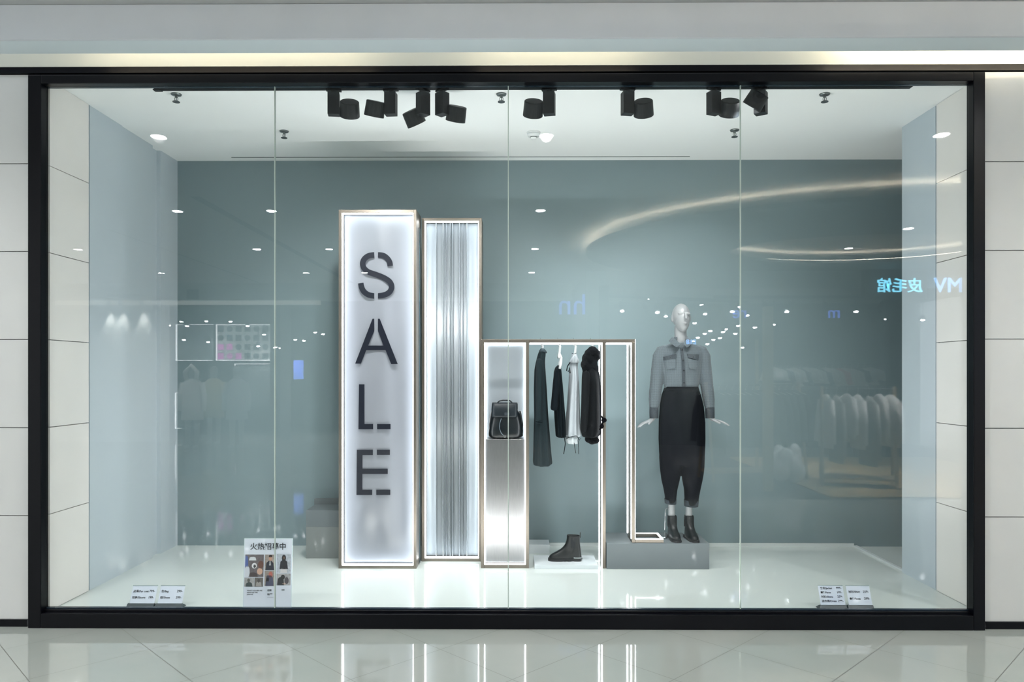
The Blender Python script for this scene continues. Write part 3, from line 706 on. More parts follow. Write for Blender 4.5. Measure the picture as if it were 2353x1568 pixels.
def patch(m, pts, th=.005, off=.003, fn=front, n=6, m2=8):
    """pts: quad in px (tl, tr, br, bl) draped on the shirt front"""
    tl, tr, br, bl = [P(a, b, YSH-.12) for a, b in pts]; n0 = len(m.v)
    for lay in (0, 1):
        for j in range(m2+1):
            for i in range(n+1):
                u, v = i/n, j/m2; a = tl*(1-u)+tr*u; b = bl*(1-u)+br*u; p = a*(1-v)+b*v
                m.v.append(Vector((p.x, fn(p.x, p.z)-off-(th if lay == 0 else -.004), p.z)))
    K = (n+1)*(m2+1)
    for j in range(m2):
        for i in range(n):
            a = n0+j*(n+1)+i; m.f.append([a, a+1, a+n+2, a+n+1]); a += K; m.f.append([a, a+n+1, a+n+2, a+1])
    edge = [(0, i) for i in range(n+1)]+[(j, n) for j in range(1, m2+1)]+[(m2, i) for i in range(n-1, -1, -1)]+[(j, 0) for j in range(m2-1, 0, -1)]
    ids = [n0+j*(n+1)+i for j, i in edge]
    for a, b in zip(ids, ids[1:]+ids[:1]): m.f.append([a, a+K, b+K, b])
    return m
shirt = [o for o in t.children if o.name.startswith('shirt')][0]
obj('placket', patch(M(), [(1564.5, 800), (1570.5, 800), (1575.5, 893), (1568.5, 893)], .004, .004, m2=20), CHECKD, shirt, smooth=False)
obj('chest_pocket', patch(M(), [(1526.5, 826), (1553, 824), (1553, 846), (1532, 850)]), CHECK, shirt)
obj('chest_pocket', patch(M(), [(1581, 825), (1604, 827), (1600, 850), (1583, 846)]), CHECK, shirt)
obj('pocket_flap', patch(M(), [(1524, 821), (1554, 813), (1555, 822), (1528, 829)], .007, .006), CHECKD, shirt)
obj('pocket_flap', patch(M(), [(1579, 813), (1608, 815), (1606, 828), (1581, 822)], .007, .006), CHECKD, shirt)
for bx_, by_ in ((1568, 804), (1569, 828), (1570.5, 852), (1571.5, 880), (1542, 821), (1592, 821)):
    p = P(bx_, by_, YSH-.12); y = front(p.x, p.z)-.013
    obj('button', M().lathe([(.0002, 0), (.0055, 0), (.006, .002), (.0055, .004), (.0002, .004)], (p.x, y, p.z), 'y', 14), mat('button_dark', srgb(24, 30, 36), .25), shirt, smooth=True)
m = M()
for s, pts in ((-1, [(1545, 774), (1552, 782), (1562, 790), (1553, 799), (1549, 798), (1535, 784)]), (1, [(1579, 773), (1590, 784), (1580, 797), (1575, 799), (1567, 790), (1573, 783)])):
    n0 = len(m.v); A = [P(a, b, YSH-.085) for a, b in pts]
    for lay in (0, 1):
        for i, p in enumerate(A):
            yy = YSH-.078-.052*min(1, max(0, (p.z-A[0].z)/-.085)); m.v.append(Vector((p.x, yy-(.006 if lay == 0 else 0), p.z)))
    k = len(A); m.f.append([n0+i for i in range(k)]); m.f.append([n0+k+i for i in range(k)][::-1])
    for i in range(k): m.f.append([n0+i, n0+(i+1) % k, n0+k+(i+1) % k, n0+k+i])
# collar stand band around the back of the neck
c0 = q3(1565.5, 783, .015)
for j in range(24):
    a0 = -PI*.25+2*PI*.75*j/24; a1 = -PI*.25+2*PI*.75*(j+1)/24
    pts = []
    for z0, rx in ((-.03, 1.08), (.028, .95)):
        for a in (a0, a1):
            for q in (rx, rx+.06):
                pts.append((c0.x+.056*q*math.cos(a), c0.y+.054*q*math.sin(a), c0.z+z0))
    b = pts; m.hexa([b[0], b[1], b[3], b[2], b[4], b[5], b[7], b[6]])
obj('collar', m, CHECK, shirt, bevel=.001)
for s in (-1, 1):
    pp = ARM[s]; m = M().tube([pp[3]+Vector((0, 0, .012)), pp[3]-Vector((0, 0, .02)), pp[4]-Vector((0, 0, .012))], [(.036, .037), (.037, .038), (.036, .037)], 24)
    obj('cuff', m, CHECKD, shirt, smooth=True)
# trousers
m = M(); rr = []
for py, l, r, dy in [(890, 1530, 1603, .104), (897, 1526, 1606, .112), (910, 1522, 1610, .122), (935, 1518, 1616, .132), (970, 1516, 1619, .138), (1010, 1515.5, 1619.5, .135), (1045, 1517, 1618.5, .124), (1068, 1522, 1612, .105)]:
    a, b, z = prow(py, l, r, YM); rr.append(ring_se(a, b, z, YM+.012, dy, 64, 2.5, .022, 11, 0))
m.loft(rr)
for rows in ([(1025, 1515.6, 1568), (1050, 1516, 1567), (1075, 1517.2, 1566), (1088, 1518.8, 1564), (1105, 1521, 1561), (1125, 1526, 1556), (1142, 1529, 1554), (1157, 1530, 1553)],
             [(1025, 1562, 1619.3), (1050, 1563, 1619), (1075, 1564.5, 1617.8), (1088, 1566.5, 1616.5), (1105, 1569, 1613.5), (1125, 1573, 1609), (1142, 1574, 1606), (1162, 1574.5, 1603)]):
    rr = []
    for i, (py, l, r) in enumerate(rows):
        a, b, z = prow(py, l, r, YM); rr.append(ring_se(a+(.02 if i == 0 else 0), b-(.02 if i == 0 else 0), z, YM+.014, (.085, .118, .112, .104, .098, .09, .082, .076, .072)[i], 32, 2.2, .02, 5, py*.02))
    m.loft(rr)
tro = obj('trousers', m, BTROUS, t, remesh=.007, smoothmod=9)
m = M(); rr = []
for py, l, r in ((889, 1530, 1603), (899, 1526, 1606)):
    a, b, z = prow(py, l, r, YM); rr.append(ring_se(a-.003, b+.003, z, YM+.012, .118, 48, 2.5))
obj('waistband', m.loft(rr), BTROUS, tro, smooth=True)
for rows in ([(1148, 1528.5, 1554.5), (1158, 1529.5, 1554)], [(1150, 1573.5, 1606), (1164, 1574, 1604.5)]):
    rr = []
    for py, l, r in rows:
        a, b, z = prow(py, l, r, YM); rr.append(ring_se(a, b, z, YM+.018, .078, 36, 2.3))
    obj('turned_hem', M().loft(rr), mat('trouser_hem_grey', srgb(26, 38, 46), .9), tro, smooth=True)
obj('support_rod', M().tube([q3(1540, 1168, .02), q3(1530, 1170, .0), q3(1528.5, 1174, .0), Vector((q3(1527.5, 1240).x, YM, zb+.016))], .003, 8).lathe([(.0002, 0), (.02, 0), (.02, .014), (.0002, .014)], (q3(1527.5, 1240).x, YM, zb+.002)), CHROME, t, smooth=True, label='thin polished steel support rod')
q = q3(1545.5, 1246)
boot('ankle_boot', "black ankle boot on the mannequin's foot, nearer the lit floor loop", (PX(1544, YM)+.002, 1.36, zb+.0015), -PI/2+.06, sc=.9)
boot('ankle_boot', "black ankle boot on the mannequin's foot, farther from the lit floor loop", (PX(1584, YM)-.004, 1.36, zb+.0015), -PI/2+.10, sc=.9)

# ------------------------------------------------------------------ ceiling fittings
YT = .17; ztr = ZC-.022
x0, x1 = PX(347, YT), PX(2104, YT)
t = thing('lighting_track', 'long black lighting track along the front of the display ceiling', 'lighting track', ((x0+x1)/2, YT, ztr))
obj('rail', M().hexa([(x0+.03, YT-.02, ztr), (x1-.03, YT-.02, ztr), (x1-.03, YT+.02, ztr), (x0+.03, YT+.02, ztr), (x0, YT-.02, ZC-.0005), (x1, YT-.02, ZC-.0005), (x1, YT+.02, ZC-.0005), (x0, YT+.02, ZC-.0005)]), BLACKM, t)
obj('end_cap', M().box(x0+.02, x0+.07, YT-.019, YT+.019, ztr-.006, ztr-.0005), BLACKM, t)
def track_lamp(px, rot, head, tilt, aim, lab, off=None):
    """px: adaptor centre; head -1/1 side; rot: yaw of gear box; tilt: roll of the drum in the picture plane"""
    x = PX(px, YT); t = thing('track_spotlight', lab, 'spotlight', (x, YT, ztr-.24), 'black track spotlights above the display')
    R = Matrix.Translation((x, YT, 0)) @ Matrix.Rotation(rot, 4, 'Z') @ Matrix.Translation((-x, -YT, 0))
    obj('track_adaptor', M().box(x-.05, x+.05, YT-.016, YT+.016, ztr-.012, ztr-.0005).lathe([(.02, -.035), (.02, -.012)], (x+.0, YT, ztr)).xf(R), BLACKM, t, bevel=.002)
    obj('gear_box', M().box(x-.038, x+.038, YT-.030, YT+.030, ztr-.172, ztr-.026).xf(R), BLACKM, t, bevel=.002, label='flat black rectangular gear box')
    c = Vector((x+head*.105, YT+(.04 if abs(tilt) > .3 else .0), ztr-.128))
    if off: c = Vector((x+off[0], YT+off[1], ztr+off[2]))
    obj('pivot_arm', M().tube([(x, YT, ztr-.13), c], .011, 10), BLACKM, t)
    RT = Matrix.Translation(c) @ Matrix.Rotation(tilt, 4, 'Y') @ Matrix.Rotation(aim, 4, 'X')
    h = obj('lamp_head', M().lathe([(.0003, .048), (.056, .048), (.062, .044), (.066, -.045), (.066, -.050), (.058, -.050), (.056, -.040), (.0003, -.040)], (0, 0, 0)).xf(RT), BLACKM, t, smooth=False, bevel=.001)
    obj('lens', M().lathe([(.0003, -.0405), (.054, -.0405), (.054, -.046), (.0003, -.046)], (0, 0, 0)).xf(RT), mat('spot_lens', (1, 1, 1), .4, emit=5), h)
    d = RT.to_3x3() @ Vector((0, 0, -1)); spot(RT @ Vector((0, 0, -.07)), d, TRACK_SPOT*(1.2 if px < 900 else .82), 95, .9, (1, .985, .98), t, .05)
for a in [(767, .15, 1, .16, .66, 'black track spotlight at the far left end, round head to its right'),
          (898, -.1, -1, .22, .35, 'second black track spotlight from the left, round head to its left'),
          (972, .75, -1, -.43, .42, 'black track spotlight with its head tipped down to the left', (-.070, .06, -.165)),
          (1016, -.7, 1, .2, .42, 'black track spotlight with its head tipped down to the right', (.092, .03, -.152)),
          (1262, -.2, -1, .08, .66, 'black track spotlight just right of the centre glass joint'),
          (1442, .2, 1, -.16, .66, 'black track spotlight alone above the stepped frame'),
          (1640, .45, 1, -.04, .66, 'black track spotlight left of the right glass joint'),
          (1748, -.6, -1, .52, .42, 'rightmost black track spotlight with upturned head', (-.058, -.085, -.108))]: track_lamp(*a)
def sprinkler(px, py, lab, kind=0):
    d = -CD+(ZC-EYE)/((HY-py)/F); x = PX(px, d); t = thing('sprinkler', lab, 'sprinkler', (x, d, ZC-.06), 'ceiling sprinklers')
    MT = mat('sprinkler_metal', srgb(110, 118, 118), .3, metal=.8)
    obj('cover_ring', M().lathe([(.0003, 0), (.036, 0), (.032, -.008), (.012, -.012), (.0003, -.012)], (x, d, ZC-.0005)), MT, t, smooth=True)
    m = M().lathe([(.009, -.012), (.008, -.024), (.003, -.026), (.003, -.05)], (x, d, ZC))
    for s in (-1, 1): m.tube([(x+s*.008, d, ZC-.02), (x+s*.012, d, ZC-.035), (x+s*.006, d, ZC-.052)], .0022, 6)
    obj('yoke', m, MT, t); obj('deflector', M().lathe([(.0003, -.052), (.024, -.052), (.024, -.056), (.0003, -.056)], (x, d, ZC), k=20), mat('sprinkler_dark', srgb(60, 70, 72), .5), t)
sprinkler(405, 214, 'chrome sprinkler at the front left of the display ceiling')
sprinkler(1152, 216, 'chrome sprinkler near the front centre beside the glass joint')
sprinkler(1895, 218, 'chrome sprinkler at the front right of the display ceiling')
sprinkler(653, 300, 'chrome sprinkler farther back, right of the left glass joint')
sprinkler(1688, 300, 'chrome sprinkler farther back, left of the right glass joint')
d = -CD+(ZC-EYE)/((HY-304)/F); x = PX(1226, d)
t = thing('smoke_detector', 'round white smoke detector on the display ceiling', 'smoke detector', (x, d, ZC-.06))
obj('base', M().lathe([(.0003, 0), (.055, 0), (.055, -.012), (.0003, -.012)], (x, d, ZC-.0005)), WHITEP, t, smooth=False)
obj('sensor_dome', M().lathe([(.050, -.013), (.046, -.034), (.026, -.038), (.026, -.046), (.022, -.054), (.0003, -.055)], (x, d, ZC)), WHITEP, t, smooth=True)
obj('sensor_slots', M().lathe([(.028, -.039), (.028, -.044)], (x, d, ZC)), mat('slot_grey', srgb(70, 80, 82), .5), t)
# added hidden fill strip that brightens ceiling and back wall, behind the bottom frame
t = thing('floor_fill_light', 'slim added fill light strip hidden on the display floor behind the bottom frame', 'fill light', (0, .075, ZF+.001))
obj('housing', M().hexa([(-1.30, .055, ZF+.001), (1.84, .055, ZF+.001), (1.84, .095, ZF+.001), (-1.30, .095, ZF+.001), (-1.30, .058, ZF+.020), (1.84, .058, ZF+.020), (1.84, .092, ZF+.012), (-1.30, .092, ZF+.012)]), WHITEP, t)
al = bpy.data.lights.new('fill_light', 'AREA'); al.shape = 'RECTANGLE'; al.size = 3.1; al.size_y = .025; al.energy = FILL_UPL; al.color = (1, .985, .97); al.spread = math.radians(150)
ao = bpy.data.objects.new('fill_light', al); C.objects.link(ao); ao.location = (.27, 0, .024); ao.rotation_euler = Vector((0, .35, 1)).to_track_quat('-Z', 'Y').to_euler(); ao.rotation_euler = (PI-math.atan2(.35, 1), 0, 0); ao.parent = t
def downlight(name, x, y, z, r, watts, lab, group, size=130, lens=LAMPW, col=(1, .975, .955)):
    t = thing(name, lab, 'ceiling light', (x, y, z-.012), group)
    obj('trim_ring', M().lathe([(r, -.0005), (r+.016, -.0005), (r+.014, -.008), (r, -.009)], (x, y, z), k=24), WHITEP, t, smooth=False)
    obj('lens', M().lathe([(.0003, -.0008), (r-.001, -.0008), (r-.001, -.0105), (.0003, -.0105)], (x, y, z), k=24), lens, t)
    if watts: spot((x, y, z-.012), (0, 0, -1), watts, size, .9, col, t, r*.8)
    return t

# ------------------------------------------------------------------ poster and price cards
YPO = .115
def lean(px, py, z0, zr, dy): pass
pa, pb = PX(559, YPO), PX(668, YPO); pz1 = PZ(1240, YPO+.02, 560); LE = .028
t = thing('recruitment_poster', 'white recruitment poster standing behind the glass with Chinese headline and photos', 'poster', ((pa+pb)/2, YPO+.02, ZF+.0005))
def ly(z): return YPO+LE*(z-ZF)/(pz1-ZF)
def sheet(m, x0, x1, z0, z1, off, th=.0012):
    m.hexa([(x0, ly(z0)+off, z0), (x1, ly(z0)+off, z0), (x1, ly(z0)+off+th, z0), (x0, ly(z0)+off+th, z0), (x0, ly(z1)+off, z1), (x1, ly(z1)+off, z1), (x1, ly(z1)+off+th, z1), (x0, ly(z1)+off+th, z1)]); return m
obj('paper', sheet(M(), pa, pb, ZF+.003, pz1, 0, .002), PAPER, t)
obj('acrylic_edge', sheet(sheet(sheet(M(), pa-.004, pa, ZF+.001, pz1+.004, 0, .004), pb, pb+.004, ZF+.001, pz1+.004, 0, .004), pa, pb, pz1, pz1+.005, 0, .004), mat('acrylic_edge', srgb(200, 215, 220), .1), t)
zz = pz1-(pz1-ZF)*.155
def uvp(u, v): return pa+(pb-pa)*u, pz1-(pz1-ZF)*v   # u right, v down, 0..1
x, z = uvp(.5, .145); text_mesh('火热招募中', .048, (x, ly(z)-.001, z), t, INK, 'headline', .0006, 'CENTER', bold=.0006)
COLS = {'a': srgb(98, 92, 96), 'b': srgb(150, 140, 134), 'c': srgb(165, 172, 182), 'd': srgb(90, 86, 84), 'e': srgb(58, 66, 92), 'f': srgb(150, 150, 152)}
SK = mat('print_skin', srgb(186, 150, 132), .6)
def photo(u0, v0, u1, v1, bg, figs):
    x0, z0 = uvp(u0, v1); x1, z1 = uvp(u1, v0)
    p = obj('photo', sheet(M(), x0, x1, z0, z1, -.0012), mat('print_'+bg, COLS[bg], .6, var=.25, vscale=60), t)
    for (fu, fv, w_, h_, col, kind) in figs:
        cx_ = x0+(x1-x0)*fu; cz_ = z1-(z1-z0)*fv; ww = (x1-x0)*w_/2; hh = (z1-z0)*h_/2
        if kind == 'o': out = [(cx_+ww*math.cos(a), cz_+hh*math.sin(a)) for a in [2*PI*i/20 for i in range(20)]]
        else: out = [(cx_-ww, max(z0, cz_-hh)), (cx_+ww, max(z0, cz_-hh)), (cx_+ww*.8, cz_+hh*.6), (cx_+ww*.3, cz_+hh), (cx_-ww*.3, cz_+hh), (cx_-ww*.8, cz_+hh*.6)]
        out = [(min(x1, max(x0, a)), min(z1, max(z0, b))) for a, b in out]
        m = M(); n = len(out)
        m.v = [Vector((a, ly(b)-.0016, b)) for a, b in out]+[Vector((a, ly(b)-.0013, b)) for a, b in out]
        m.f = [list(range(n)), list(range(n, 2*n))[::-1]]+[[i, (i+1) % n, n+(i+1) % n, n+i] for i in range(n)]
        obj('printed_shape', m, mat('print_%d_%d_%d' % col, srgb(*col), .6), p)
photo(.02, .225, .41, .55, 'a', [(.07, .3, .2, .5, (80, 100, 160), 'b'), (.12, .8, .3, .6, (200, 205, 215), 'b'), (.4, .18, .4, .16, (205, 210, 215), 'b'), (.5, .5, .28, .25, (215, 216, 220), 'o'), (.52, .52, .14, .16, (24, 28, 40), 'o'), (.85, .45, .3, .35, (96, 62, 52), 'o'), (.8, .75, .3, .3, (196, 160, 140), 'o'), (.45, .9, .5, .2, (70, 60, 62), 'b')])
photo(.435, .225, .65, .45, 'b', [(.5, .75, .85, .7, (28, 32, 48), 'b'), (.52, .55, .18, .3, (225, 228, 232), 'b'), (.55, .24, .32, .34, (180, 140, 120), 'o'), (.55, .10, .34, .16, (24, 20, 22), 'o')])
photo(.69, .22, .985, .49, 'c', [(.5, .85, .5, .3, (196, 194, 196), 'b'), (.5, .55, .6, .5, (20, 22, 36), 'b'), (.5, .2, .3, .36, (18, 18, 26), 'o'), (.5, .2, .14, .18, (190, 152, 134), 'o')])
photo(.435, .46, .65, .68, 'b', [(.5, .65, .8, .7, (62, 66, 92), 'b'), (.6, .25, .4, .4, (172, 96, 84), 'o'), (.3, .5, .3, .4, (84, 78, 84), 'b')])
photo(.69, .50, .985, .67, 'f', [(.3, .65, .5, .7, (26, 28, 36), 'b'), (.45, .3, .3, .4, (30, 28, 32), 'o'), (.72, .6, .3, .6, (70, 66, 72), 'o'), (.55, .85, .3, .14, (196, 170, 158), 'o')])
photo(.01, .56, .215, .69, 'f', [(.5, .8, .7, .6, (44, 58, 62), 'b'), (.45, .3, .3, .4, (70, 72, 70), 'o')])
photo(.225, .56, .405, .69, 'd', [(.5, .7, .7, .5, (150, 146, 144), 'b'), (.5, .35, .3, .4, (60, 56, 56), 'o')])
for i, s_ in enumerate(('WHAT YOU SEE ARE', 'WHO WE ARE', 'JOIN US')):
    x, z = uvp(.07, .755+.028*i); text_mesh(s_, .011, (x, ly(z)-.001, z), t, INK, 'small_text', .0004)
for i, (u_, v_, s_, k_) in enumerate(((.50, .755, '招聘', .014), (.50, .80, '店长 店员', .008), (.50, .815, '导购', .008), (.50, .84, '______', .014), (.80, .745, '扫码', .010))):
    x, z = uvp(u_, v_); text_mesh(s_, k_, (x, ly(z)-.001, z), t, INK, 'small_text', .0004)

def price_card(l, r, tl, tr, flip, lines, lab):
    Y0 = .085; x0, x1 = PX(l, Y0), PX(r, Y0)
    zc1 = ZF+.165 if 0 else PZ(1348.5, Y0+.06, (l+r)/2)
    zb0 = ZF+.03
    t = thing('price_card_holder', lab, 'price card', ((x0+x1)/2, Y0+.03, ZF+.0005), 'price cards inside the glass')
    obj('stand', M().hexa([(x0, Y0, ZF+.001), (x1, Y0, ZF+.001), (x1+.0, Y0+.085, ZF+.001), (x0+.0, Y0+.085, ZF+.001), (x0+.002, Y0+.022, zb0), (x1-.002, Y0+.022, zb0), (x1-.002, Y0+.032, zb0), (x0+.002, Y0+.032, zb0)]), mat('holder_green_black', srgb(28, 46, 54), .4), t, bevel=.001)
    a, b = x0+.012, x1-.004
    yb, yt = Y0+.028, Y0+.075
    def cy(z): return yb+(yt-yb)*(z-zb0)/(zc1-zb0)
    obj('card', M().hexa([(a, cy(zb0), zb0), (b, cy(zb0), zb0), (b, cy(zb0)+.002, zb0), (a, cy(zb0)+.002, zb0), (a, cy(zc1), zc1), (b, cy(zc1), zc1), (b, cy(zc1)+.002, zc1), (a, cy(zc1)+.002, zc1)]), mat('card_paper', srgb(196, 206, 220), .4), t)
    obj('clear_top_edge', M().box(a-.001, b+.001, cy(zc1)-.001, cy(zc1)+.004, zc1, zc1+.004), mat('clear_edge', srgb(160, 176, 176), .2), t)
    tilt = math.atan2(yt-yb, zc1-zb0)
    n = len(lines); H = zc1-zb0
    for i, (la, pr) in enumerate(lines):
        z = zc1-H*((i+.75)/(n+.45)) if n > 2 else zc1-H*(.36+.36*i)
        sz = .017 if n > 2 else .018
        text_mesh(la, sz, (a+.010, cy(z)-.0012, z), t, INK, 'item_name', .0004, rot=(PI/2-tilt, 0, 0), bold=.0002)
        text_mesh(pr, sz*1.15, (b-.010, cy(z)-.0012, z), t, INK, 'price', .0004, 'RIGHT', rot=(PI/2-tilt, 0, 0), bold=.0002)
price_card(288, 351, 0, 0, 0, [('皮草/Fur coat', '799-'), ('短裤/Shorts', '199-')], 'two-line price card farthest left, in a black holder')
price_card(353, 415, 0, 0, 0, [('包/Bag', '299-'), ('鞋/Shoes', '299-')], 'two-line price card left of the recruitment poster, in a black holder')
price_card(1886, 1949, 0, 0, 1, [('夹克/Jacket', '999-'), ('■T-Pants', '199-'), ('衬衫/Shirts', '259-'), ('连衣裙/Dress', '299-')], 'four-line price card at the right end of the window')
price_card(1951, 2011, 0, 0, 1, [('衬衫/Shirt', '259-'), ('●T-Pants', '299-')], 'two-line price card farthest right, in a black holder')

# ------------------------------------------------------------------ the mall behind the camera, seen mirrored in the glass
def RX(px, D): return (math.cos(YAW)*(px-CX)/F-math.sin(YAW))*D      # world x of a mirrored pixel at total path D
def RZ(py, D): return EYE+(HY-py)*D/F
def RY(D): return -(D-CD)
LAMPM = mat('mall_lamp_lens', (1, 1, 1), .5, emit=105, ecol=(.95, .98, 1))
rowsY = (-1.92, -4.98, -7.96, -10.95)
k_ = 0
for yy in rowsY:
    for xx in (-11, -7.6, -4.5, -3.25, .3, 3.82, 7.4, 11):
        if xx in (7.4,) and -8.5 < yy < -2.5: continue
        if xx == -3.25 and yy == -1.92: xx = -3.26
        elif xx == -4.5 and yy == -1.92: continue
        if xx == 3.82 and yy < -2.5: continue
        if xx == .3 and yy == -1.92: xx = .26
        if xx > 1 and yy < -10: continue
        downlight('downlight', xx, yy, ZMC, .062, MALL_SPOT*(2.2 if yy < -10 else 1), 'small round recessed downlight in the mall ceiling, seen mirrored in the glass', 'mall ceiling downlights', 150, LAMPM)
# slots in the mall ceiling
struct('trim_17', M().box(-3.99, -3.87, -12.7, -4.2, ZMC-.004, ZMC-.0005), mat('ceiling_slot', srgb(70, 76, 80), .8))
struct('trim_18', M().box(-6.13, -6.09, -12.7, -6.2, ZMC-.004, ZMC-.0005), MATS['ceiling_slot'])
# oval dropped ceiling disc with warm cove
dc = Vector((5.4, -7.0)); zd = 3.58
def ell_ring(m, rx0, ry0, rx1, ry1, z0, z1, k=96, c=dc):
    n0 = len(m.v)
    for j in range(k):
        a = 2*PI*j/k
        for rx, ry, z in ((rx0, ry0, z0), (rx1, ry1, z0), (rx1, ry1, z1), (rx0, ry0, z1)): m.v.append(Vector((c.x+rx*math.cos(a), c.y+ry*math.sin(a), z)))
    for j in range(k):
        for q in range(4):
            a = n0+4*j+q; b = n0+4*j+(q+1) % 4; c2 = n0+4*((j+1) % k)+(q+1) % 4; d2 = n0+4*((j+1) % k)+q
            m.f.append([a, b, c2, d2])
    return m
t = thing('ceiling_disc', 'oval dropped ceiling disc with warm cove light, seen mirrored at the right', 'ceiling disc', (dc.x, dc.y, zd))
obj('disc', ell_ring(M(), 2.0, 1.35, 4.3, 3.6, zd, zd+.05), mat('disc_paint', srgb(120, 128, 130), .85), t)
obj('cove_led', ell_ring(M(), 4.20, 3.50, 4.25, 3.55, zd+.0505, zd+.06), mat('warm_ring_led', (1, .8, .5), .5, emit=30, ecol=(1, .86, .66)), t)
obj('inner_cove_led', ell_ring(M(), 2.05, 1.40, 2.10, 1.45, zd+.0505, zd+.06), MATS['warm_ring_led'], t)
for lx, ly_, lz_, lab in ((5.68, -7.96, ZMC, 'round downlight inside the oval recess of the ceiling disc, mirrored'), (5.25, -5.2, zd, 'round downlight under the rim of the ceiling disc, mirrored')):
    t_ = downlight('downlight', lx, ly_, lz_, .062, 0, lab, 'ceiling disc downlights', 150, LAMPM)
    spot((lx, ly_, lz_-.02), (-.25, -.15 if ly_ > -6 else .35, -1), 420, 85, .8, (1, .985, .97), t_, .05)
# facade at the far left
YF = RY(17.5)
struct('wall_far_left', M().box(-14, RX(375, 17.5), YF-.2, YF, 0, ZMC-.001), mat('far_plaster', srgb(205, 210, 208), .7))
struct('trim_19', M().box(RX(375, 17.5)+.001, 1.3, YF-.2, YF, RZ(690, 17.5), ZMC-.001), mat('far_fascia', srgb(170, 180, 180), .7))
struct('trim_20', M().box(-14, RX(735, 17.5), YF+.001, YF+.03, RZ(700, 17.5), RZ(690, 17.5)), mat('far_light_trim', srgb(235, 235, 225), .6, emit=.35, ecol=(1, .97, .88)))
struct('wall_far', M().box(-10, 9.3, -16, -15.9, 0, ZMC-.001), mat('far_dark_wall', srgb(62, 68, 72), .8))
struct('trim_21', M().box(RX(640, 17.5), RX(662, 17.5), YF-.15, YF-.02, 0, RZ(692, 17.5)), SHOPW)
for px in (238, 265, 315):
    x = RX(px, 17.3); t = thing('wall_spotlight', 'small wall-washing spotlight on the pale far wall, mirrored at the left', 'spotlight', (x, YF+.12, 3.25), 'wall washers on the far wall')
    obj('lamp_body', M().lathe([(.0003, 0), (.04, 0), (.04, .09), (.0003, .09)], (x, YF+.12, 3.25), k=16), WHITEP, t)
    spot((x, YF+.14, 3.24), (0, -.25, -1), 60, 50, .8, (1, .98, .94), t, .03)
t = thing('air_vent', 'small dark square vent on the pale fascia, mirrored at the left', 'vent', (RX(434, 17.4), YF+.02, RZ(674, 17.4)))
obj('vent_cover', M().box(RX(420, 17.4), RX(448, 17.4), YF+.001, YF+.02, RZ(686, 17.4), RZ(663, 17.4)), DARK, t, bevel=.01)
# lit display panels inside the far shop
TUBE = mat('thin_white_tube', (1, 1, 1), .5, emit=2.2, ecol=(.95, .97, 1))
def lit_panel(px0, py0, px1, py1, lab, grid, full=True):
    D = 19.0; y = RY(D); x0, x1, z0, z1 = RX(px0, D), RX(px1, D), RZ(py1, D), RZ(py0, D)
    t = thing('lit_display', lab, 'display panel', ((x0+x1)/2, y, z0))
    obj('backing', M().box(x0, x1, y-.04, y, z0, z1), mat('panel_backing', srgb(190, 196, 196), .6, emit=.25) if grid else mat('panel_grey', srgb(84, 92, 96), .6), t)
    m = M().box(x0, x0+.022, y+.001, y+.03, z0, z1).box(x0+.022, x1, y+.001, y+.03, z1-.012, z1)
    if full: m.box(x0+.022, x1, y+.001, y+.03, z0, z0+.012)
    obj('light_tube', m, TUBE, t)
    if grid:
        PK = mat('pink_print', srgb(215, 110, 200), .5, emit=.8, ecol=srgb(225, 110, 205)); GK = mat('grey_print', srgb(70, 80, 84), .6)
        for r in range(4):
            for c in range(6):
                cx_ = x0+(x1-x0)*(c+.5)/6; cz_ = z1-(z1-z0)*(r+.5)/4; q = (x1-x0)/6*.33
                pink = r >= 2 and c <= 2
                if (r+c) % 3 == 1: obj('round_tile', M().lathe([(.0003, 0), (q, 0), (q, .01), (.0003, .01)], (cx_, y+.001, cz_), 'y', 18), PK if pink and c == 1 else GK, t)
                else: obj('square_tile', M().box(cx_-q, cx_+q, y+.001, y+.011, cz_-q, cz_+q), PK if pink else GK, t)
lit_panel(400, 745, 486, 829, 'dark square display panel with thin white light edge, mirrored at the left', False)
lit_panel(493, 745, 617, 829, 'display panel with rows of squares and circles, some pink, mirrored at the left', True)
lit_panel(536, 836, 617, 938, 'tall grey display panel below the patterned one, mirrored at the left', False, False)
lit_panel(398, 903, 412, 986, 'narrow lit display panel near the far wall corner, mirrored at the left', False)
t = thing('screen', 'small upright blue screen mirrored left of the SALE light box', 'screen', (RX(684, 19), RY(19), RZ(878, 19)))
obj('screen_housing', M().box(RX(671, 19)-.02, RX(696, 19)+.02, RY(19)-.06, RY(19), RZ(878, 19), RZ(826, 19)), DARK, t)
obj('display', M().box(RX(672, 19), RX(695, 19), RY(19)+.001, RY(19)+.006, RZ(872, 19), RZ(828, 19)), mat('screen_blue', (.1, .2, .8), .4, emit=1.5, ecol=(.15, .3, 1)), t)
